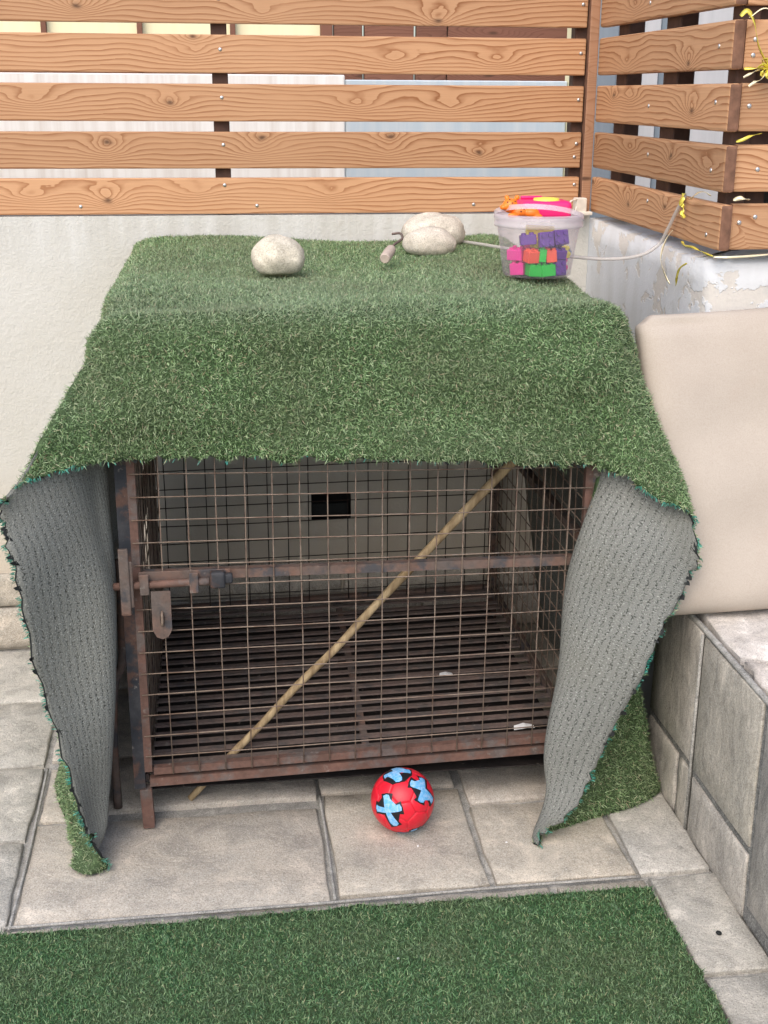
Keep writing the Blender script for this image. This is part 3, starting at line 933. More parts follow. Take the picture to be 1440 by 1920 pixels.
def blades_mesh(name, P, N, length, width, pal, palw, droop=0.0, lean=0.7, drift=(0, 0, 0), curl=0.8, lighten=None):
    n = len(P)
    r3 = rng.normal(size=(n, 3))
    T = r3 - N * (r3 * N).sum(1, keepdims=True)
    T /= np.linalg.norm(T, axis=1, keepdims=True) + 1e-9
    dr = np.asarray(drift, float)[None] - N * (N @ np.asarray(drift, float))[:, None]
    D0 = N * 1.0 + T * (rng.random((n, 1)) * lean) + dr
    D0 /= np.linalg.norm(D0, axis=1, keepdims=True)
    T2 = rng.normal(size=(n, 3))
    T2 -= D0 * (T2 * D0).sum(1, keepdims=True)
    T2 /= np.linalg.norm(T2, axis=1, keepdims=True) + 1e-9
    L = length * (0.55 + 0.6 * rng.random((n, 1)))
    side = np.cross(D0, T2)
    wd = width * (0.7 + 0.6 * rng.random((n, 1)))
    cl = curl * (rng.random((n, 1)) * 1.1 + 0.1)
    g = np.array([[0, 0, -1.0]]) * droop
    p0 = P
    p1 = P + D0 * L * 0.38 + T2 * cl * L * 0.08
    p2 = P + D0 * L * 0.70 + T2 * cl * L * 0.34 + g * L * 0.2
    p3 = P + D0 * L * 0.86 + T2 * cl * L * 0.75 + g * L * 0.55
    h = side * wd * 0.5
    V = np.stack([p0 - h, p0 + h, p1 - h, p1 + h, p2 - h * 0.8, p2 + h * 0.8, p3], 1).reshape(-1, 3)
    base = np.arange(n)[:, None] * 7
    quads = np.concatenate([base + np.array([[0, 1, 3, 2]]), base + np.array([[2, 3, 5, 4]])], 1).reshape(-1, 4)
    tris = base + np.array([[4, 5, 6]])
    me = bpy.data.meshes.new(name)
    nq, ntr = len(quads), len(tris)
    me.vertices.add(len(V))
    me.vertices.foreach_set('co', V.astype(np.float32).ravel())
    me.loops.add(nq * 4 + ntr * 3)
    me.loops.foreach_set('vertex_index', np.concatenate([quads.ravel(), tris.ravel()]).astype(np.int32))
    me.polygons.add(nq + ntr)
    me.polygons.foreach_set('loop_start', np.concatenate([np.arange(nq) * 4, nq * 4 + np.arange(ntr) * 3]).astype(np.int32))
    me.update(calc_edges=True)
    ci = rng.choice(len(pal), size=n, p=palw / palw.sum())
    col = pal[ci] * (1.08 + 0.4 * rng.random((n, 1)))
    if lighten is not None:   # paler blades: painted-in roof light plus lighter patches
        col = col + (np.array([[0.46, 0.54, 0.38]]) - col) * lighten[:, None]
    col = np.concatenate([col, np.ones((n, 1))], 1)
    at = me.attributes.new('tone', 'FLOAT_COLOR', 'POINT')
    at.data.foreach_set('color', np.repeat(col, 7, axis=0).astype(np.float32).ravel())
    me.materials.append(MAT['blade'])
    me.validate()
    return me

def scatter(D, N, dens, th):
    """random points on a dense grid; dens: (U-1,V-1) blades per square metre"""
    a = D[1:, :-1] - D[:-1, :-1]
    b = D[:-1, 1:] - D[:-1, :-1]
    area = np.linalg.norm(np.cross(a, b), axis=2)
    cnt = area * dens
    tot = int(cnt.sum())
    pr = (cnt / cnt.sum()).ravel()
    idx = rng.choice(len(pr), size=tot, p=pr)
    i, j = np.unravel_index(idx, cnt.shape)
    s, t = rng.random((tot, 1)), rng.random((tot, 1))
    def bl(A):
        return A[i, j] * (1 - s) * (1 - t) + A[i + 1, j] * s * (1 - t) + A[i, j + 1] * (1 - s) * t + A[i + 1, j + 1] * s * t
    P, n = bl(D), bl(N)
    n /= np.linalg.norm(n, axis=1, keepdims=True) + 1e-9
    return P + n * th, n

# control grid of the cover: columns run from the left floor edge over the roof to the right floor edge,
# rows run from the back wall to the cut front edge
def row_top(x, dz=0.0, zf=0.884):
    return [(x, 3.60, 1.208 + dz), (x, 3.2, 1.198 + dz), (x, 2.8, 1.186 + dz), (x, 2.545, 1.173 + dz), (x, 2.510, 1.095), (x, 2.503, 0.98), (x, 2.506, zf)]
COL = []
# left: floor edge, then up the hanging side to the flared corner and the roof edge
COL.append([(-0.30, 3.60, 0.0), (-0.36, 3.2, 0.0), (-0.425, 2.80, 0.0), (-0.372, 2.53, 0.0), (-0.348, 2.44, 0.0), (-0.330, 2.398, 0.0), (-0.285, 2.397, 0.004)])
COL.append([(-0.29, 3.60, 0.1), (-0.33, 3.2, 0.1), (-0.385, 2.80, 0.1), (-0.352, 2.545, 0.1), (-0.322, 2.47, 0.095), (-0.282, 2.435, 0.09), (-0.312, 2.385, 0.10)])
COL.append([(-0.25, 3.60, 0.25), (-0.26, 3.2, 0.25), (-0.30, 2.80, 0.24), (-0.30, 2.57, 0.22), (-0.266, 2.485, 0.20), (-0.280, 2.44, 0.20), (-0.338, 2.375, 0.205)])
COL.append([(-0.24, 3.60, 0.50), (-0.24, 3.2, 0.50), (-0.255, 2.80, 0.48), (-0.272, 2.60, 0.44), (-0.250, 2.515, 0.42), (-0.280, 2.45, 0.42), (-0.370, 2.362, 0.44)])
COL.append([(-0.24, 3.60, 0.74), (-0.24, 3.2, 0.74), (-0.245, 2.80, 0.72), (-0.262, 2.61, 0.67), (-0.240, 2.535, 0.66), (-0.285, 2.46, 0.665), (-0.403, 2.36, 0.680)])
COL.append([(-0.24, 3.60, 0.92), (-0.24, 3.2, 0.92), (-0.245, 2.80, 0.91), (-0.246, 2.60, 0.90), (-0.262, 2.55, 0.88), (-0.335, 2.46, 0.835), (-0.424, 2.368, 0.80)])
COL.append([(-0.236, 3.60, 1.06), (-0.236, 3.2, 1.06), (-0.238, 2.80, 1.05), (-0.254, 2.566, 1.085), (-0.302, 2.515, 1.02), (-0.358, 2.445, 0.94), (-0.414, 2.382, 0.866)])
COL.append([(-0.226, 3.60, 1.16), (-0.226, 3.2, 1.15), (-0.228, 2.80, 1.14), (-0.236, 2.556, 1.135), (-0.264, 2.530, 1.06), (-0.298, 2.487, 0.967), (-0.328, 2.452, 0.888)])
COL.append(row_top(-0.198, -0.004, 0.898))
COL.append(row_top(-0.05, 0, 0.893))
COL.append(row_top(0.14, 0, 0.886))
COL.append(row_top(0.36, -0.003, 0.880))
COL.append(row_top(0.58, 0, 0.866))
COL.append(row_top(0.72, 0, 0.856))
COL.append(row_top(0.808, -0.006, 0.842))
# right
COL.append([(0.836, 3.60, 1.15), (0.836, 3.2, 1.14), (0.838, 2.80, 1.13), (0.846, 2.562, 1.13), (0.863, 2.53, 1.04), (0.885, 2.49, 0.93), (0.895, 2.445, 0.802)])
COL.append([(0.862, 3.60, 1.05), (0.862, 3.2, 1.05), (0.868, 2.80, 1.04), (0.872, 2.568, 1.065), (0.902, 2.53, 0.98), (0.934, 2.47, 0.875), (0.964, 2.41, 0.760)])
COL.append([(0.87, 3.60, 0.90), (0.872, 3.2, 0.90), (0.875, 2.80, 0.89), (0.872, 2.60, 0.89), (0.814, 2.555, 0.84), (0.895, 2.475, 0.775), (0.984, 2.39, 0.695)])
COL.append([(0.88, 3.60, 0.74), (0.885, 3.2, 0.74), (0.888, 2.80, 0.72), (0.855, 2.61, 0.70), (0.764, 2.54, 0.675), (0.830, 2.465, 0.640), (0.955, 2.382, 0.608)])
COL.append([(0.91, 3.60, 0.52), (0.92, 3.2, 0.52), (0.925, 2.80, 0.50), (0.880, 2.62, 0.47), (0.745, 2.53, 0.45), (0.752, 2.455, 0.43), (0.882, 2.38, 0.42)])
COL.append([(0.95, 3.60, 0.27), (0.97, 3.2, 0.27), (0.98, 2.80, 0.26), (0.95, 2.60, 0.24), (0.80, 2.525, 0.22), (0.692, 2.445, 0.20), (0.790, 2.38, 0.205)])
COL.append([(0.965, 3.60, 0.1), (0.99, 3.2, 0.1), (1.0, 2.80, 0.1), (0.975, 2.575, 0.1), (0.815, 2.505, 0.095), (0.684, 2.432, 0.088), (0.748, 2.38, 0.09)])
COL.append([(0.97, 3.60, 0.0), (0.995, 3.2, 0.0), (1.005, 2.80, 0.0), (0.995, 2.56, 0.0), (0.86, 2.495, 0.0), (0.70, 2.425, 0.0), (0.655, 2.378, 0.004)])
# an extra row close to the front roof edge keeps that fold tight
for cl in COL:
    p2, p3 = np.array(cl[2]), np.array(cl[3])
    cl.insert(3, tuple(p2 + (p3 - p2) * 0.78))
NU, NV = 9, 10
D = grid_eval(np.array(COL), NU, NV)
# uneven settling of the carpet
ii, jj = np.meshgrid(np.arange(D.shape[0]), np.arange(D.shape[1]), indexing='ij')
Nn = grid_normals(D)
wob = 0.006 * np.sin(ii * 0.17 + jj * 0.13) + 0.004 * np.sin(ii * 0.09 - jj * 0.31 + 1) + 0.003 * np.sin(jj * 0.5 + ii * 0.05)
wob += 0.007 * np.sin(ii * 0.33 + jj * 0.22 + 2) * np.clip(np.abs(ii / NU - 11.0) - 4.0, 0, 1) * np.clip((jj / NV - 3.5), 0, 1)
D = D + Nn * wob[..., None]
# let the flared front corners settle into even folds
for u0, u1 in ((5.2, 8.0), (14.0, 16.8)):
    a_, b_ = int(u0 * NU), int(u1 * NU)
    j_ = int(3.2 * NV)
    for _ in range(14):
        S_ = D[a_:b_, j_:-1]
        L_ = (D[a_ - 1:b_ - 1, j_:-1] + D[a_ + 1:b_ + 1, j_:-1] + D[a_:b_, j_ - 1:-2] + D[a_:b_, j_ + 1:]) / 4
        D[a_:b_, j_:-1] = S_ + 0.5 * (L_ - S_)
# ragged cut edge along the front
edge = rng.normal(size=D.shape[0]) * 0.005
D[:, -1] += (D[:, -1] - D[:, -2]) / (np.linalg.norm(D[:, -1] - D[:, -2], axis=1, keepdims=True) + 1e-9) * edge[:, None]
D[:, :, 2] = np.maximum(D[:, :, 2], 0.003)
Nn = grid_normals(D)
cover = tag(empty('turf_cover', (0.3, 3.05, 0)), 'green artificial turf carpet draped over the cage with grey underside showing at the corners', 'turf cover')
link('backing', sheet_mesh(D, Nn, 0.006), cover)
ncol = len(COL)
dens = np.full((D.shape[0] - 1, D.shape[1] - 1), 135000.0)
ci = np.arange(D.shape[0] - 1) / NU
rj = np.arange(D.shape[1] - 1) / NV
dens[np.ix_((ci < 4.5) | (ci > 17.5), rj < 2)] = 6000
dens[np.ix_((ci < 4.5), rj >= 2)] = 60000
dens[np.ix_((ci > 17.5), rj >= 2)] = 90000
dens[np.ix_(((ci > 4.8) & (ci < 6.5)) | ((ci > 15.5) & (ci < 17.2)), rj >= 3)] = 230000   # fuller pile where the folds spread it
P, n_ = scatter(D, Nn, dens, 0.005)
toplight_and_patches = 0.42 * np.clip((n_[:, 2] - 0.4) / 0.5, 0, 1) * np.clip(1.15 - (P[:, 1] - 2.55) / 0.95, 0.15, 1) * (0.6 + 0.4 * rng.random(len(P)))  # skylight on the roof painted into the blades, weaker towards the back
toplight_and_patches += 0.14 * np.clip(np.sin(P[:, 0] * 7 + 1) * np.sin(P[:, 2] * 11 + P[:, 0] * 3), 0, 1)
bo = link('grass_blades', blades_mesh('grass_blades', P, n_, 0.0095, 0.0015, PAL, PALW, 0.10, 1.15, (0.04, -0.08, -0.03), 1.7, toplight_and_patches), cover)
tag(bo, kind='stuff')
# teal strands along the cut front edge
E0 = D[:, -1]; EN = Nn[:, -1]; ED = E0 - D[:, -2]
ED /= np.linalg.norm(ED, axis=1, keepdims=True) + 1e-9
k = 2800
u = rng.random(k) * (len(E0) - 1.001)
i0 = u.astype(int); fr = (u - i0)[:, None]
ut = u / NU
keep = (np.sin(ut * 9.0) + np.sin(ut * 23.0 + 1) * 0.7 + rng.normal(size=k) * 0.35 > -0.15) & ((ut < 7.6) | (ut > 14.4) | (rng.random(k) < 0.10))
lerp = lambda A: A[i0] * (1 - fr) + A[i0 + 1] * fr
P = (lerp(E0) + lerp(EN) * (0.003 + 0.008 * rng.random((k, 1))))[keep]
Nf = (lerp(ED) + lerp(EN) * 0.6)[keep]
Nf /= np.linalg.norm(Nf, axis=1, keepdims=True)
fo = link('edge_fringe', blades_mesh('edge_fringe', P, Nf, 0.011, 0.0020, TEAL, np.array([0.3, 0.35, 0.2, 0.15]), 0.1, 0.9, (0, 0, 0), 0.7), cover)
tag(fo, kind='stuff')
# torn black scraps of backing hanging from the edge
for q in range(60):
    uu = random.choice([random.uniform(0.3, 5.2), random.uniform(8, 14), random.uniform(17, 20.5)])
    i = int(uu * NU)
    p = Vector(D[i, -1]); d = Vector(ED[i]); tt = Vector(D[min(i + 1, len(D) - 1), -1] - D[i, -1]).normalized()
    nn = Vector(Nn[i, -1])
    a, b = random.uniform(0.004, 0.011), random.uniform(0.004, 0.012)
    V = [p - tt * a - d * 0.004, p + tt * a - d * 0.004, p + tt * a * 0.6 + d * b, p - tt * a * 0.3 + d * b * 0.7]
    V += [v + nn * 0.002 for v in V]
    F = [(0, 1, 2, 3), (7, 6, 5, 4), (0, 4, 5, 1), (1, 5, 6, 2), (2, 6, 7, 3), (3, 7, 4, 0)]
    link('torn_scrap', mesh('torn_scrap', [v - p for v in V], F, MAT['turf_edge']), cover, p)

# the rug on the floor
xs = np.linspace(-1.6, 0.866, 120)
ys = np.linspace(2.192, 0.9, 60)
GX, GY = np.meshgrid(xs, ys, indexing='ij')
Dr = np.stack([GX, GY, np.full_like(GX, 0.006) + 0.002 * np.sin(GX * 9) * np.sin(GY * 7)], -1)
Dr[:, 0, 1] += rng.normal(size=120) * 0.003 + 0.003 * np.sin(xs * 6)
Dr[-1, :, 0] += rng.normal(size=60) * 0.003 + 0.004 * np.sin(ys * 8)
Nr = grid_normals(Dr)
rug = tag(empty('turf_rug', (0.0, 1.8, 0.0)), 'green artificial grass mat lying flat on the paving in the foreground', 'rug')
link('backing', sheet_mesh(Dr, Nr, 0.005), rug)
dr = np.full((119, 59), 130000.0)
yy = ys[:-1][None].repeat(119, 0); xx = xs[:-1][:, None].repeat(59, 1)
dr[(yy < 1.70) | (xx < -0.62)] = 5000
P, n_ = scatter(Dr, Nr, dr, 0.004)
tag(link('grass_blades', blades_mesh('grass_blades', P, n_, 0.0100, 0.0015, PAL2, PALW2, 0.15, 1.2, (-0.08, 0.14, 0), 1.6), rug), kind='stuff')

# ------------------------------------------------------------------ the cage
cage = tag(empty('dog_cage', (0.29, 3.07, 0)), 'rusty steel dog cage with wire door under the turf cover', 'cage')
X0, X1, Y0, Y1, ZT = -0.205, 0.812, 2.57, 3.575, 1.118
def zb(x): return 0.117 + 0.026 * (x - X0) / (X1 - X0)
R2 = 0.0125
for x, y, m in ((X0 - 0.009, Y0, 'black_paint'), (X1, Y0, 'rust_grey'), (X0 - 0.009, Y1, 'rust_grey'), (X1, Y1, 'rust_grey')):
    tube_obj('post', [(x, y, zb(x) - 0.012), (x, y, ZT)], R2, MAT[m], cage, square=True)
    lx = x + (0.012 if x < 0 else 0)
    tube_obj('leg', [(lx + 0.003, y, 0.002), (lx, y, zb(x) - 0.014)], 0.013, MAT['rust'], cage, square=True)
for (a, b, m) in [((X0, Y0, zb(X0)), (X1, Y0, zb(X1)), 'rust'), ((X0, Y1, zb(X0)), (X1, Y1, zb(X1)), 'rust_grey'),
                  ((X0, Y0, zb(X0)), (X0, Y1, zb(X0)), 'rust_grey'), ((X1, Y0, zb(X1)), (X1, Y1, zb(X1)), 'rust_grey'),
                  ((X0, Y0, ZT), (X1, Y0, ZT), 'rust_grey'), ((X0, Y1, ZT), (X1, Y1, ZT), 'rust_grey'), ((X0, Y0, ZT), (X0, Y1, ZT), 'rust_grey'), ((X1, Y0, ZT), (X1, Y1, ZT), 'rust_grey'),
                  ((X0, Y0, 0.63), (X0, Y1, 0.63), 'rust_grey'), ((X1, Y0, 0.63), (X1, Y1, 0.63), 'rust_grey')]:
    a, b = Vector(a), Vector(b)
    d = (b - a).normalized() * (R2 + 0.001)
    tube_obj('rail', [a + d, b - d], R2 - 0.0025, MAT[m], cage, square=True)
box_obj('shade_sheet', (X0 + 0.014, Y0 + 0.014, 0.086), (X1 - 0.014, Y1 - 0.014, 0.089), MAT['under_shade'], cage, 0.001)  # added dark sheet standing in for the shade between the slats
# floor of flat steel slats
nsl = 22
for i in range(nsl):
    y = Y0 + 0.03 + (Y1 - Y0 - 0.06) * i / (nsl - 1)
    dz = random.uniform(-0.002, 0.002)
    V = [(-0.50, -0.0085, 0), (0.50, -0.0085, 0.024), (0.50, 0.0085, 0.024), (-0.50, 0.0085, 0), (-0.50, -0.0085, -0.005), (0.50, -0.0085, 0.019), (0.50, 0.0085, 0.019), (-0.50, 0.0085, -0.005)]
    link('floor_slat', mesh('floor_slat', V, [(0, 1, 2, 3), (7, 6, 5, 4), (0, 4, 5, 1), (1, 5, 6, 2), (2, 6, 7, 3), (3, 7, 4, 0)], MAT['slat_steel']), cage, (0.31, y + random.uniform(-0.0025, 0.0025), zb(X0) + 0.006 + dz))
tube_obj('floor_strip', [(0.31, Y0 + 0.02, zb(0.3) - 0.006), (0.33, Y1 - 0.02, zb(0.3) - 0.006)], 0.008, MAT['rust_grey'], cage, square=True)

def wire(par, a, b, r=0.0016, m='wire', bow=0.002):
    a, b = Vector(a), Vector(b)
    mid1 = a.lerp(b, 0.33) + Vector([random.uniform(-bow, bow) for _ in range(3)])
    mid2 = a.lerp(b, 0.67) + Vector([random.uniform(-bow, bow) for _ in range(3)])
    return tube_obj('wire', [a, mid1, mid2, b], r, MAT[m], par, 5)
# back and side panels
nb = 17
for i in range(nb):
    x = X0 + 0.03 + (X1 - X0 - 0.06) * i / (nb - 1)
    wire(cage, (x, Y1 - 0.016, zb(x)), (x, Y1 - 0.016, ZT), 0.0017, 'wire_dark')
for j in range(18):
    z = 0.16 + j * 0.0565
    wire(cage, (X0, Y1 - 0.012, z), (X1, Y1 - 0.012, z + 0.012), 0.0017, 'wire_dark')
for xs_, sgn in ((X0, 1), (X1, -1)):
    for i in range(17):
        y = Y0 + 0.05 + (Y1 - Y0 - 0.1) * i / 16
        wire(cage, (xs_ + sgn * 0.014, y, zb(xs_)), (xs_ + sgn * 0.014, y, ZT), 0.0016, 'wire')
    for j in range(18):
        z = 0.17 + j * 0.0565
        wire(cage, (xs_ + sgn * 0.011, Y0, z), (xs_ + sgn * 0.011, Y1, z), 0.0016, 'wire')
# the door with its frame, mesh and latch
YD = Y0 - 0.004
DX0, DX1 = X0 + 0.012, X1 - 0.02
def zd(x, t):   # door slightly racked: t = 0 bottom .. 1 top
    s = (x - DX0) / (DX1 - DX0)
    lo = 0.147 + 0.024 * s
    hi = 1.095 - 0.03 * s
    return lo + (hi - lo) * t
Vd, Fd = [], []
def add(V, F):
    o = len(Vd)
    Vd.extend(V); Fd.extend([tuple(i + o for i in f) for f in F])
for a, b in [((DX0, YD, zd(DX0, 0)), (DX0, YD, zd(DX0, 1))), ((DX1, YD, zd(DX1, 0)), (DX1, YD, zd(DX1, 1))),
             ((DX0 + 0.0115, YD, zd(DX0, 0)), (DX1 - 0.0115, YD, zd(DX1, 0))), ((DX0 + 0.0115, YD, zd(DX0, 1) - 0.0105), (DX1 - 0.0115, YD, zd(DX1, 1) - 0.0105))]:
    add(*tube_geo([a, b], 0.0085, 4, square=True))
dc = Vector((DX0, YD, 0.147))
door = link('door', mesh('door', [Vector(v) - dc for v in Vd], Fd, MAT['rust']), cage, dc)
nv_, nh_ = 16, 18
for i in range(nv_):
    x = DX0 + 0.055 + (DX1 - DX0 - 0.10) * i / (nv_ - 1)
    wire(door, (x, YD - 0.0125, zd(x, 0) - 0.008), (x + 0.002, YD - 0.0125, zd(x, 1)), 0.00145)
for j in range(nh_):
    t_ = 0.045 + j * 0.0535
    wire(door, (DX0 - 0.004, YD - 0.0157, zd(DX0, t_)), (DX1 + 0.004, YD - 0.0157, zd(DX1, t_)), 0.00145)
tube_obj('mid_rail', [(DX0 + 0.0115, YD, 0.618), (DX1 - 0.0115, YD, 0.614)], 0.010, MAT['rust_grey'], door, square=True)
# sliding bolt and hasp
YL = YD - 0.034
bolt = tube_obj('latch_bolt', [(-0.25, YL, 0.607), (-0.06, YL, 0.611), (-0.04, YL, 0.6115)], 0.0085, MAT['rust'], door, 12)
box_obj('latch_plate', (-0.19, YD - 0.0195, 0.600), (0.005, YD - 0.0165, 0.632), MAT['rust_grey'], door, 0.001)
for x in (-0.176, -0.072):
    bm = bmesh.new()
    bm_box(bm, (-0.0095, -0.0115, -0.022), (0.0095, -0.0085, 0.024), 0.0012)
    bm_box(bm, (-0.0095, -0.0083, 0.0125), (0.0095, 0.0145, 0.0155), 0.0008)
    bm_box(bm, (-0.0095, -0.0083, -0.0155), (0.0095, 0.0145, -0.0125), 0.0008)
    link('bolt_bracket', bm_mesh('bolt_bracket', bm, MAT['rust_grey']), door, (x, YL, 0.611))
bm = bmesh.new()
bm_box(bm, (-0.016, -0.011, -0.018), (0.016, 0.011, 0.018), 0.005, 2)
bm_box(bm, (0.010, -0.006, -0.010), (0.032, 0.011, 0.012), 0.005, 2)
link('bolt_stop', bm_mesh('bolt_stop', bm, MAT['black_paint'], True), door, (-0.022, YL + 0.002, 0.614))
bm = bmesh.new()
bm_box(bm, (-0.0105, -0.004, -0.075), (0.0105, -0.001, 0.075), 0.003, 2)
bm_box(bm, (0.004, 0.0, -0.06), (0.017, 0.003, 0.045), 0.002)
link('keeper_plate', bm_mesh('keeper_plate', bm, MAT['rust_grey']), cage, (-0.216, YL - 0.012, 0.622))
# hasp: flat tongue with a slot and a staple through it
def hasp():
    out = [(-0.0205, 0.0), (0.0205, 0.0), (0.0205, -0.088), (0.017, -0.096), (0.012, -0.105), (0.0, -0.110), (-0.012, -0.105), (-0.017, -0.096), (-0.0205, -0.088)]
    sl_ = []
    for k_ in range(12):
        a = 2 * math.pi * k_ / 12
        sl_.append((0.005 * math.cos(a) + 0.001, -0.062 + 0.019 * math.sin(a)))
    bm = bmesh.new()
    vo = [bm.verts.new((x, 0, z)) for x, z in out]
    vi = [bm.verts.new((x, 0, z)) for x, z in sl_]
    eo = [bm.edges.new((vo[i], vo[(i + 1) % len(vo)])) for i in range(len(vo))]
    ei = [bm.edges.new((vi[i], vi[(i + 1) % len(vi)])) for i in range(len(vi))]
    bmesh.ops.triangle_fill(bm, use_beauty=True, edges=eo + ei)
    r = bmesh.ops.extrude_face_region(bm, geom=list(bm.faces))
    bmesh.ops.translate(bm, vec=(0, -0.0035, 0), verts=[v for v in r['geom'] if isinstance(v, bmesh.types.BMVert)])
    link('hasp', bm_mesh('hasp', bm, MAT['rust_grey']), door, (-0.143, YL - 0.006, 0.596))
    tube_obj('staple', curve_pts([(-0.142, YL + 0.002, 0.549), (-0.142, YL - 0.016, 0.546), (-0.142, YL - 0.018, 0.534), (-0.142, YL - 0.016, 0.522), (-0.142, YL + 0.002, 0.519)], 5), 0.003, MAT['wire'], door, 8)
hasp()

# grey drain pipe seen between cover and cage
tube_obj('drain_pipe', curve_pts([(-0.240, 2.66, 0.62), (-0.241, 2.66, 0.44), (-0.246, 2.655, 0.37), (-0.265, 2.65, 0.32), (-0.275, 2.65, 0.18), (-0.275, 2.65, 0.006)], 6), 0.010, MAT['rust_grey'], None, 10)
tag(bpy.data.objects['drain_pipe'], 'dull grey pipe in the dark gap left of the cage', 'pipe')

# ------------------------------------------------------------------ stick leaning through the cage
s0, s1 = Vector((-0.108, 2.664, 0.010)), Vector((0.675, 2.667, 0.845))
sp = [s0.lerp(s1, k / 9) + Vector((random.uniform(-0.003, 0.003), 0, random.uniform(-0.003, 0.003))) for k in range(10)]
st = tube_obj('wooden_stick', curve_pts(sp, 3), [0.0085 + 0.0025 * k / 27 + random.uniform(-0.0006, 0.0006) for k in range(28)], MAT['stick'], None, 9)
tag(st, 'long dry wooden stick slanting through the cage from the floor to the upper right', 'stick')
# scraps lying on the cage floor
for nm, p, s in (('paper_scrap', (0.695, 2.655, 0.150), 0.026), ('paper_scrap', (0.56, 2.97, 0.148), 0.018)):
    V = [(-s, -s * 0.3, 0), (s * 0.2, -s * 0.45, s * 0.25), (s, -s * 0.2, 0.002), (s * 0.9, s * 0.3, s * 0.15), (0, s * 0.4, s * 0.3), (-s * 0.9, s * 0.3, 0.003)]
    V2 = [(a, b, c - 0.001) for a, b, c in V]
    n = 6
    F = [(0, 1, 4, 5), (1, 2, 3, 4), (11, 10, 7, 6), (10, 9, 8, 7)] + [(i, i + n, (i + 1) % n + n, (i + 1) % n) for i in range(n)]
    o = link(nm, mesh(nm, V + V2, F, MAT['litter']), None, p)
    tag(o, 'crumpled white paper scrap near the front right of the cage floor' if s > 0.02 else 'tiny white scrap farther back on the cage floor', 'scrap')

# ------------------------------------------------------------------ the ball
def truncated_icosahedron():
    bm = bmesh.new()
    bmesh.ops.create_icosphere(bm, subdivisions=1, radius=1.0)
    ico = [v.co.normalized() for v in bm.verts]
    faces = [[v.index for v in f.verts] for f in bm.faces]
    edges = [(e.verts[0].index, e.verts[1].index) for e in bm.edges]
    bm.free()
    polys = []
    for f in faces:      # hexagons
        pts = []
        for k_ in range(3):
            a, b = ico[f[k_]], ico[f[(k_ + 1) % 3]]
            pts += [a.lerp(b, 1 / 3), a.lerp(b, 2 / 3)]
        polys.append((sum(pts, Vector()).normalized(), pts, 6))
    for i, v in enumerate(ico):
        nb_ = [b if a == i else a for a, b in edges if i in (a, b)]
        pts = [v.lerp(ico[j_], 1 / 3) for j_ in nb_]
        ax = v
        ref = (pts[0] - ax * pts[0].dot(ax)).normalized()
        r_x = ax.cross(ref)
        pts.sort(key=lambda q: math.atan2(q.dot(r_x), q.dot(ref)))
        polys.append((v.copy(), pts, 5))
    return polys
BR = 0.0725
ball = tag(empty('toy_ball', (0.3765, 2.493, 0)), 'small red football with black and blue cross prints on the paving', 'ball')
polys = truncated_icosahedron()
# turn the ball so one hexagon faces up towards the camera and pentagons carry the prints
bc = Vector((0.3765, 2.493, BR))
toC = (Vector((0, 0, 1.6)) - bc).normalized()
hexc = [p for p in polys if p[2] == 6][0][0]
want = (toC + Vector((0.0, 0.10, 0.28))).normalized()
q1 = hexc.rotation_difference(want)
q2 = Matrix.Rotation(R(14), 3, want).to_quaternion()
Q = q2 @ q1
Vb, Fb = [], []
def sphere_panel(c, pts, nsub=5):
    """gently domed panel with a sunk seam"""
    m_ = len(pts)
    o = len(Vb)
    rings = [1.0, 0.975, 0.93, 0.8, 0.55, 0.28]
    ex = []
    for a, b in zip(pts, pts[1:] + pts[:1]):
        for k_ in range(3):
            ex.append(a.lerp(b, k_ / 3))
    m3 = len(ex)
    for ri, rr in enumerate(rings):
        for p in ex:
            d = c.lerp(p.normalized(), rr).normalized()
            h_ = BR - [0.0016, 0.0012, 0.0002, 0, 0, 0][ri]
            Vb.append(Q @ d * h_)
    Vb.append(Q @ c * BR)
    for ri in range(len(rings) - 1):
        for i in range(m3):
            Fb.append((o + ri * m3 + i, o + ri * m3 + (i + 1) % m3, o + (ri + 1) * m3 + (i + 1) % m3, o + (ri + 1) * m3 + i))
    l_ = o + (len(rings) - 1) * m3
    for i in range(m3):
        Fb.append((l_ + i, l_ + (i + 1) % m3, o + len(rings) * m3))
for c, pts, k_ in polys:
    sphere_panel(c, pts)
bs = link('shell', mesh('shell', Vb, Fb, MAT['ball'], True), ball, bc)
# printed crosses: black shape with blue cross inside, wrapped on the sphere
def cross_poly(arms, wid, jag, seed):
    """outline of a four-armed print; neighbouring arms share one inner corner"""
    rr = random.Random(seed)
    arms = sorted(arms)
    pts = []
    n = len(arms)
    for k_, (an, L) in enumerate(arms):
        a = Vector((math.cos(an), math.sin(an)))
        s_ = Vector((-a.y, a.x))
        w0, w1 = wid * 0.8, wid * 1.1
        pts += [a * L * 0.75 - s_ * (w0 + rr.uniform(0, jag)), a * L - s_ * w1 * (1 + rr.uniform(-jag, jag) * 2), a * L * (1.02 + rr.uniform(0, jag)), a * L * (1 - rr.uniform(0, jag)) + s_ * w1, a * L * 0.75 + s_ * (w0 + rr.uniform(0, jag))]
        nx_ = arms[(k_ + 1) % n][0] + (2 * math.pi if k_ == n - 1 else 0)
        sep = nx_ - an
        bi = an + sep / 2
        pts.append(Vector((math.cos(bi), math.sin(bi))) * (w0 / math.sin(min(sep / 2, math.pi / 2))))
    return pts
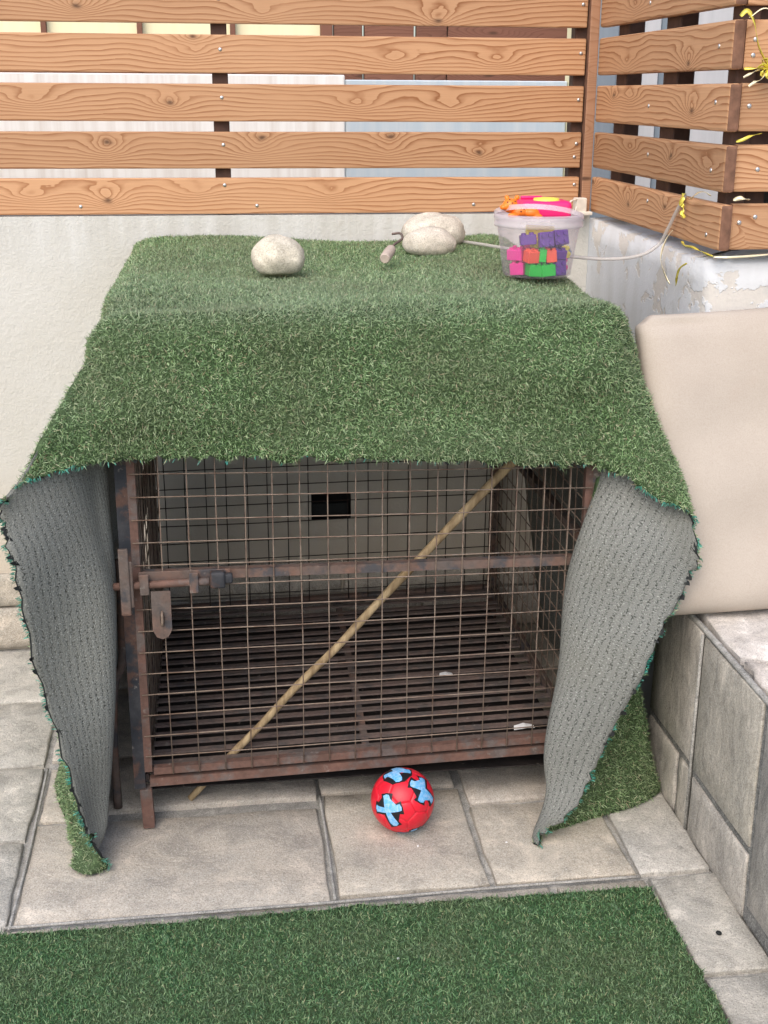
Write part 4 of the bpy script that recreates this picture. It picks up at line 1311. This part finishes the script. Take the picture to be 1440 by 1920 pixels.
def wrap_print(name, c_world, rot, poly, mat, h_):
    ax = c_world
    ref = Vector((0, 0, 1)) - ax * ax.z
    ref.normalize()
    sx = ref.cross(ax).normalized()
    bm = bmesh.new()
    vs = [bm.verts.new((p.x, p.y, 0)) for p in poly]
    f = bm.faces.new(vs)
    bmesh.ops.triangulate(bm, faces=[f])
    bmesh.ops.subdivide_edges(bm, edges=bm.edges[:], cuts=3, use_grid_fill=True)
    bmesh.ops.triangulate(bm, faces=bm.faces[:])
    cr_, sr_ = math.cos(rot), math.sin(rot)
    for v in bm.verts:
        x, y = v.co.x * cr_ - v.co.y * sr_, v.co.x * sr_ + v.co.y * cr_
        rad = math.hypot(x, y)
        d = (ax * math.cos(rad) + ((sx * x + ref * y) / (rad + 1e-9)) * math.sin(rad))
        v.co = d.normalized() * h_
    r = bmesh.ops.extrude_face_region(bm, geom=list(bm.faces))
    for v in r['geom']:
        if isinstance(v, bmesh.types.BMVert):
            v.co *= (h_ - 0.002) / h_
    link(name, bm_mesh(name, bm, mat, False), ball, bc)
dn = -u2
def cv(x, y, z):
    return (r2 * x + dn * y + toC * z).normalized()
A1 = [(105, 0.47), (21, 0.45), (298, 0.56), (187, 0.43)]
A2 = [(118, 0.46), (42, 0.42), (294, 0.54), (218, 0.40)]
A3 = [(100, 0.45), (14, 0.46), (280, 0.40), (196, 0.50)]
for i, (d, am) in enumerate([(cv(-0.44, 0.31, 0.84), A1), (cv(0.66, -0.33, 0.66), A2), (cv(-0.22, -0.93, 0.30), A3), (cv(0.25, 0.97, 0.02), A1), (cv(-0.72, -0.25, -0.62), A2), (cv(0.5, 0.2, -0.85), A3)]):
    wrap_print('black_print', d, 0, cross_poly([(R(a), l + 0.045) for a, l in am], 0.20, 0.03, 5 + i), MAT['ball_black'], BR + 0.0003)
    wrap_print('blue_print', d, R(3), cross_poly([(R(a), l) for a, l in am], 0.10, 0.06, 50 + i), MAT['ball_blue'], BR + 0.0007)

# ------------------------------------------------------------------ stones and trowel on the turf roof
def pebble(name, c, dims, seed, label):
    bm = bmesh.new()
    bmesh.ops.create_icosphere(bm, subdivisions=4, radius=1.0)
    from mathutils import noise as mn
    for v in bm.verts:
        d = v.co.normalized()
        k_ = 1 + 0.10 * mn.noise(d * 1.4 + Vector((seed, 0, 0))) + 0.035 * mn.noise(d * 4 + Vector((0, seed, 0))) + 0.012 * mn.noise(d * 11 + Vector((0, 0, seed)))
        p = d * k_
        if p.z < -0.7:
            p.z = -0.7 + (p.z + 0.7) * 0.4
        v.co = Vector((p.x * dims[0], p.y * dims[1], p.z * dims[2]))
    o = link(name, bm_mesh(name, bm, MAT['pebble'], True), None, c)
    return tag(o, label, 'stone', 'pale stones weighing down the turf')
pebble('smooth_stone', (0.142, 2.985, 1.238), (0.063, 0.055, 0.050), 1.3, 'round whitish stone alone on the left of the turf roof')
pebble('smooth_stone', (0.543, 3.24, 1.238), (0.067, 0.055, 0.040), 7.1, 'pale stone in front of the pair, nearest the trowel')
pebble('smooth_stone', (0.575, 3.375, 1.25), (0.085, 0.06, 0.052), 4.4, 'larger pale stone behind the other of the pair')
tw = tag(empty('hand_scraper', (0.42, 3.08, 1.21)), 'small tool with pale wooden handle and metal shank beside the paired stones', 'tool')
V, F = lathe([(0.0005, 0.0), (0.0105, 0.0), (0.0128, 0.004), (0.0132, 0.045), (0.012, 0.066), (0.008, 0.076), (0.0005, 0.077)], 18)
hd = link('handle', mesh('handle', V, F, plain('pale_handle', (0.46, 0.38, 0.32), 0.7), False))
hd.parent = tw
dirv = Vector((0.035, 0.09, 0.022)).normalized()
hd.rotation_euler = dirv.to_track_quat('Z', 'Y').to_euler()
hd.location = Vector((0.398, 3.02, 1.226)) - tw.location
a0 = Vector((0.398, 3.02, 1.226)) + dirv * 0.074
tube_obj('shank', curve_pts([a0, a0 + dirv * 0.03, a0 + dirv * 0.06 + Vector((0.012, 0.0, 0.004)), a0 + dirv * 0.075 + Vector((0.004, 0, 0.012)), a0 + dirv * 0.072 + Vector((-0.016, 0, 0.012))], 5), 0.0032, MAT['slat_steel'], tw, 8)

# ------------------------------------------------------------------ toy bucket, blocks and toys
BK = Vector((0.732, 2.868, 1.204))
bk = tag(empty('toy_bucket', BK), 'clear plastic bucket of toy blocks on the right of the turf roof', 'bucket')
V, F = lathe([(0.0005, 0.001), (0.074, 0.001), (0.078, 0.004), (0.096, 0.125), (0.0945, 0.125), (0.0765, 0.006), (0.073, 0.0035), (0.0005, 0.0035)], 48)
link('bucket_body', mesh('bucket_body', V, F, MAT['bucket'], True), bk, BK)
V, F = lathe([(0.0968, 0.112), (0.1005, 0.112), (0.1015, 0.118), (0.1005, 0.122), (0.1005, 0.128), (0.102, 0.131), (0.102, 0.138), (0.099, 0.141), (0.0955, 0.139), (0.0955, 0.1265)], 48)
link('rim', mesh('rim', V, F, MAT['bucket_rim'], True), bk, BK)
hp = []
for k_ in range(25):
    a = math.pi * k_ / 24
    q = Vector((-math.cos(a) * 0.101, -0.101 * math.sin(a) * 0.93, 0.132 + 0.030 * math.sin(a)))
    hp.append(BK + Matrix.Rotation(R(-22), 3, 'Z') @ q)
V, F = [], []
for i, q in enumerate(hp):
    t_ = (hp[min(i + 1, 24)] - hp[max(i - 1, 0)]).normalized()
    u_ = Vector((0, 0.25, 1)).normalized()
    o_ = t_.cross(u_).normalized()
    for (a, b) in ((-1, -1), (1, -1), (1, 1), (-1, 1)):
        V.append(q + o_ * 0.0015 * a + u_ * 0.0055 * b - BK)
for i in range(24):
    for k_ in range(4):
        F.append((i * 4 + k_, i * 4 + (k_ + 1) % 4, i * 4 + 4 + (k_ + 1) % 4, i * 4 + 4 + k_))
F += [(3, 2, 1, 0), (96, 97, 98, 99)]
link('handle', mesh('handle', V, F, MAT['bucket_rim']), bk, BK)

def block(col, loc, rot, nx, ny, label, u=0.016, h=0.019, name='toy_block'):
    bm = bmesh.new()
    lx, ly = nx * u, ny * u
    bm_box(bm, (-lx / 2, -ly / 2, 0), (lx / 2, ly / 2, h), 0.0012, 1)
    for i in range(nx):
        for j in range(ny):
            r = bmesh.ops.create_cone(bm, cap_ends=True, segments=12, radius1=0.0050, radius2=0.0047, depth=0.0045)
            bmesh.ops.translate(bm, vec=(-lx / 2 + u * (i + 0.5), -ly / 2 + u * (j + 0.5), h + 0.0022), verts=r['verts'])
    o = link(name, bm_mesh(name, bm, MAT[col]), None, loc)
    o.rotation_euler = [R(a + random.uniform(-7, 7)) for a in rot]
    return tag(o, label, 'toy block', 'toy blocks in the bucket')
B = BK
block('green', B + Vector((-0.020, -0.047, 0.005)), (0, 0, 4), 2, 2, 'green block at the bottom of the bucket, left of its green twin', h=0.026)
block('green', B + Vector((0.014, -0.055, 0.005)), (0, 0, -3), 2, 1, 'green block at the bottom of the bucket, next to the purple one', h=0.026)
block('green', B + Vector((-0.004, -0.052, 0.036)), (0, 0, 2), 1, 2, 'slim upright green block between the two coral blocks', h=0.029)
block('coral', B + Vector((-0.027, -0.052, 0.036)), (0, 0, 8), 2, 2, 'coral red block left of the upright green one', u=0.014, h=0.026)
block('coral', B + Vector((0.020, -0.054, 0.036)), (0, 0, -2), 2, 2, 'coral red block right of the upright green one', u=0.012, h=0.027)
block('purple', B + Vector((0.034, -0.034, 0.022)), (80, 0, 25), 2, 2, 'purple block low in the bucket with studs facing out', u=0.018, h=0.02)
block('purple', B + Vector((0.035, -0.040, 0.046)), (10, 0, 20), 2, 2, 'purple block leaning above the low purple one', u=0.0165, h=0.02)
block('purple', B + Vector((0.004, -0.050, 0.086)), (82, 0, 4), 2, 2, 'upper purple block with four studs facing out, left of two', u=0.0165, h=0.02)
block('purple', B + Vector((0.038, -0.040, 0.088)), (80, 0, 14), 2, 2, 'upper purple block with four studs facing out, right of two', u=0.0165, h=0.02)
block('purple', B + Vector((-0.032, -0.040, 0.074)), (0, 0, -8), 2, 2, 'plain sided purple block at the upper left of the heap', u=0.018, h=0.022)
block('pink', B + Vector((0.043, -0.014, 0.026)), (78, 0, 48), 2, 2, 'pink block with studs facing out at the right of the bucket', u=0.017, h=0.018)
block('pink', B + Vector((-0.052, -0.022, 0.040)), (10, 0, -40), 2, 2, 'pink block at the left of the bucket, upper one', u=0.018, h=0.024)
block('pink', B + Vector((-0.046, -0.024, 0.006)), (0, 0, -38), 2, 2, 'pink block at the left of the bucket, bottom one', u=0.0165, h=0.026)
block('slate', B + Vector((0.058, 0.012, 0.042)), (10, 20, 30), 2, 2, 'grey blue block at the right side of the bucket', u=0.015, h=0.02)
block('yellow', B + Vector((-0.006, -0.022, 0.066)), (0, 0, 12), 2, 2, 'small yellow block behind the upright green one', u=0.013, h=0.014)
block('yellow', B + Vector((0.058, -0.004, 0.05)), (0, 70, 20), 2, 1, 'slim yellow block at the right of the heap', u=0.014, h=0.014)
block('yellow', B + Vector((0.010, 0.030, 0.092)), (84, 0, 3), 4, 2, 'wide yellow block upright at the back of the bucket', u=0.0165, h=0.012)
block('purple', B + Vector((0.0, 0.02, 0.005)), (0, 0, 20), 4, 3, 'large purple block hidden under the heap', u=0.018, h=0.04)
block('pink', B + Vector((0.0, 0.01, 0.05)), (0, 0, -15), 3, 2, 'pink block inside the middle of the heap', u=0.018, h=0.03)
# pink toy box with a yellow dial, lying across the rim
tc = B + Vector((0.012, 0.012, 0.128))
pt = tag(empty('toy_case', tc), 'hot pink toy box with round yellow dial lying on top of the bucket', 'toy')
bm = bmesh.new()
bm_box(bm, (-0.058, -0.042, 0), (0.058, 0.042, 0.040), 0.012, 3)
bm_box(bm, (-0.045, 0.028, 0.0395), (0.005, 0.040, 0.047), 0.003, 2)
link('case', bm_mesh('case', bm, MAT['hotpink'], True), pt, tc)
V, F = lathe([(0.0005, 0.0425), (0.022, 0.0425), (0.0245, 0.0445), (0.0285, 0.0445), (0.030, 0.0398)], 32)
link('dial', mesh('dial', V, F, MAT['yellow'], True), pt, tc + Vector((0.006, -0.004, 0.0)))
for o in pt.children:
    pass
# orange spotted animal toy
ac = B + Vector((-0.062, -0.036, 0.134))
an = tag(empty('animal_toy', ac), 'orange rubber animal toy with dark spots lying on the bucket rim beside the pink box', 'toy')
mb = bmesh.new()
def blob(c, r, dims=(1, 1, 1)):
    g = bmesh.ops.create_icosphere(mb, subdivisions=3, radius=r)
    bmesh.ops.scale(mb, vec=dims, verts=g['verts'])
    bmesh.ops.translate(mb, vec=c, verts=g['verts'])
blob((-0.014, 0.0, 0.026), 0.017, (1.05, 1, 0.95))
blob((-0.031, -0.006, 0.023), 0.008, (1, 1.1, 0.8))
blob((-0.020, 0.010, 0.043), 0.0055)
blob((0.002, 0.004, 0.043), 0.006)
blob((0.008, -0.004, 0.012), 0.015, (1.3, 0.9, 0.8))
blob((0.034, -0.008, 0.010), 0.014, (1.3, 0.95, 0.85))
blob((-0.010, -0.016, 0.006), 0.007, (1.8, 0.9, 0.9))
blob((0.046, -0.016, 0.003), 0.007, (1.7, 0.9, 0.9))
amesh = bm_mesh('body', mb, MAT['orange'], True)
ao = link('body', amesh, an, ac)
rm = ao.modifiers.new('weld', 'REMESH')
rm.mode = 'VOXEL'
rm.voxel_size = 0.0016
rm.use_smooth_shade = True
sm_ = ao.modifiers.new('soft', 'SMOOTH')
sm_.factor = 0.6
sm_.iterations = 6
SPV, SPF = lathe([(0.0002, 0.0012), (0.0016, 0.0009), (0.0022, -0.002)], 8)
spm = mesh('spot', SPV, SPF, MAT['ball_black'], True)
for d, base, rr in (((-0.5, -0.7, 0.5), (-0.014, 0, 0.026), 0.0168), ((0.1, -0.9, 0.4), (-0.014, 0, 0.026), 0.0168), ((-0.2, -0.5, 0.85), (-0.014, 0, 0.026), 0.0162), ((0.5, -0.6, 0.6), (-0.014, 0, 0.026), 0.0168), ((-0.2, -1, 0.2), (0.010, -0.004, 0.012), 0.0135), ((0.4, -0.8, 0.6), (0.010, -0.004, 0.012), 0.0132)):
    d = Vector(d).normalized()
    s = link('spot', spm, an, ac + Vector(base) + d * rr)
    s.rotation_euler = d.to_track_quat('Z', 'Y').to_euler()

# ------------------------------------------------------------------ hose, cable holder and ribbons
hz = curve_pts([(0.602, 3.42, 1.222), (0.66, 3.36, 1.226), (0.75, 3.16, 1.228), (0.85, 3.0, 1.229), (0.93, 2.955, 1.228), (1.0, 2.94, 1.237), (1.045, 2.94, 1.262), (1.058, 2.92, 1.30), (1.066, 2.89, 1.345), (1.072, 2.86, 1.382)], 8)
hose = tube_obj('plastic_strap', hz, 0.0042, MAT['hose'], None, 10)
tag(hose, 'milky plastic tube running from behind the bucket up to the side fence', 'tube')
cb = tag(empty('cable_holder', (1.03, 3.59, 1.275)), 'aged white cable holder in the corner at the foot of the fence', 'cable holder')
bm = bmesh.new()
bm_box(bm, (1.018, 3.575, 1.276), (1.052, 3.606, 1.322), 0.005, 3)
bm_box(bm, (1.012, 3.57, 1.274), (1.068, 3.60, 1.284), 0.003, 2)
o = link('body', bm_mesh('body', bm, MAT['white_plastic'], False), cb)
tube_obj('cable', curve_pts([(1.02, 3.575, 1.318), (1.0, 3.56, 1.314), (0.985, 3.555, 1.296), (0.99, 3.55, 1.281), (1.01, 3.553, 1.285), (1.018, 3.56, 1.30)], 6), 0.0028, MAT['white_plastic'], cb, 8)

def ribbon(name, ctrl, wdt, mat, label, twist=1.0, par=None):
    pts = curve_pts(ctrl, 8)
    V, F = [], []
    n = len(pts)
    for i, q in enumerate(pts):
        t_ = (pts[min(i + 1, n - 1)] - pts[max(i - 1, 0)]).normalized()
        ref = Vector((0, -0.5, 1)) if abs(t_.z) < 0.8 else Vector((1, -0.3, 0))
        s_ = t_.cross(ref).normalized()
        s_ = Matrix.Rotation(twist * math.sin(i / n * 5.0) * 1.2, 3, t_) @ s_
        nn = s_.cross(t_) * 0.0003
        ww = wdt * 0.5 * (1 - 0.5 * (i / n) ** 4)
        V += [q - s_ * ww - nn, q + s_ * ww - nn, q + s_ * ww + nn, q - s_ * ww + nn]
    for i in range(n - 1):
        for k_ in range(4):
            F.append((i * 4 + k_, i * 4 + (k_ + 1) % 4, i * 4 + 4 + (k_ + 1) % 4, i * 4 + 4 + k_))
    F += [(3, 2, 1, 0), tuple((n - 1) * 4 + k_ for k_ in range(4))]
    c = pts[0]
    o = link(name, mesh(name, [v - c for v in V], F, MAT[mat], True), par, c)
    if label:
        tag(o, label, 'ribbon', 'scraps of gold ribbon')
    return o
rb = tag(empty('ribbon_bow', (1.13, 2.645, 1.66)), 'bow of shiny yellow ribbon tied to the fence at the right edge', 'ribbon', 'scraps of gold ribbon')
kx, ky, kz = 1.148, 2.652, 1.655
ribbon('tail', [(1.082, 2.652, 1.755), (1.095, 2.648, 1.765), (1.112, 2.648, 1.742), (1.125, 2.650, 1.70), (kx, ky, kz + 0.008)], 0.010, 'foil', None, 0.5, rb)
ribbon('tail', [(kx, ky, kz), (1.12, 2.645, 1.648), (1.095, 2.640, 1.636)], 0.006, 'foil_pale', None, 1, rb)
ribbon('tail', [(kx, ky - 0.002, kz), (1.125, 2.643, 1.655), (1.098, 2.648, 1.653)], 0.008, 'foil', None, 0.6, rb)
ribbon('tail', [(kx, ky - 0.004, kz - 0.006), (1.13, 2.632, 1.632), (1.115, 2.625, 1.628), (1.10, 2.62, 1.618)], 0.007, 'foil_pale', None, 0.8, rb)
for k_ in range(7):
    a = k_ * 0.9
    ribbon('loop', [(kx, ky - 0.004, kz), (kx + 0.016 * math.cos(a), ky - 0.016, kz + 0.016 * math.sin(a)), (kx + 0.022 * math.cos(a + 0.5), ky - 0.01, kz + 0.02 * math.sin(a + 0.5)), (kx, ky - 0.006, kz - 0.002)], 0.008, 'foil', None, 1, rb)
ribbon('ribbon_scrap', [(1.10, 2.65, 1.752), (1.13, 2.640, 1.77), (1.17, 2.64, 1.745), (1.2, 2.642, 1.72)], 0.003, 'foil_pale', 'thin pale ribbon strand at the top right corner of the fence', 0.3)
ribbon('ribbon_scrap', [(1.072, 2.865, 1.386), (1.064, 2.85, 1.378), (1.060, 2.85, 1.366), (1.064, 2.845, 1.356), (1.060, 2.84, 1.344), (1.066, 2.835, 1.334)], 0.012, 'foil', 'crinkled gold ribbon knot where the milky tube meets the bottom side slat', 2.0)
ribbon('ribbon_scrap', [(1.067, 2.91, 1.30), (1.055, 2.915, 1.278), (1.046, 2.915, 1.25), (1.045, 2.912, 1.225), (1.055, 2.905, 1.195), (1.064, 2.895, 1.175)], 0.006, 'foil_pale', 'pale ribbon loop hanging against the white side wall', 0.6)
ribbon('ribbon_scrap', [(1.064, 2.855, 1.178), (1.060, 2.84, 1.20), (1.058, 2.82, 1.222), (1.066, 2.80, 1.236)], 0.007, 'foil', 'short yellow ribbon end on the white wall below the side fence', 0.8)
ribbon('ribbon_scrap', [(1.073, 2.86, 1.279), (1.066, 2.82, 1.273), (1.066, 2.77, 1.275), (1.07, 2.72, 1.270), (1.072, 2.665, 1.268)], 0.006, 'foil', 'yellow ribbon pinched under the bottom slat of the side fence', 1.6)
ribbon('ribbon_scrap', [(1.07, 2.655, 1.268), (1.10, 2.642, 1.268), (1.15, 2.645, 1.27), (1.22, 2.65, 1.274), (1.30, 2.655, 1.274)], 0.005, 'foil_pale', 'yellow ribbon lying along the wall top under the front facing slats', 0.9)
ribbon('ribbon_scrap', [(1.10, 2.66, 1.508), (1.112, 2.653, 1.512), (1.13, 2.655, 1.520), (1.155, 2.66, 1.524)], 0.007, 'foil', 'small gold ribbon scrap between the second and third slats at the right corner', 0.8)
ribbon('ribbon_scrap', [(1.105, 2.66, 1.388), (1.12, 2.652, 1.392), (1.14, 2.655, 1.388)], 0.009, 'foil_pale', 'pale gold ribbon scrap above the lowest slat at the right corner', 0.8)
ribbon('ribbon_scrap', [(1.062, 2.80, 1.378), (1.058, 2.76, 1.392), (1.06, 2.72, 1.400), (1.07, 2.70, 1.394)], 0.009, 'foil_pale', 'clear ribbon end crossing the gap above the lowest side slat', 0.8)

# small litter on the paving and the rug
for nm, p, r, m, lab in (('dark_pebble', (0.952, 2.03, 0.004), 0.006, 'turf_edge', 'small dark pebble on the pale tile at the right'),
                         ('white_crumb', (0.30, 2.02, 0.013), 0.0028, 'litter', 'white crumb near the far edge of the grass mat'),
                         ('white_crumb', (0.60, 2.40, 0.003), 0.0028, 'litter', 'tiny white crumb on the tile left of the right flap'),
                         ('white_crumb', (0.40, 2.41, 0.003), 0.0026, 'litter', 'tiny white crumb on the tile just in front of the ball')):
    bm = bmesh.new()
    bmesh.ops.create_icosphere(bm, subdivisions=2, radius=r)
    for v in bm.verts:
        v.co *= random.uniform(0.75, 1.15)
        v.co.z *= 0.7
    o = link(nm, bm_mesh(nm, bm, MAT[m], True), None, p)
    tag(o, lab, 'pebble' if 'pebble' in nm else 'crumb')
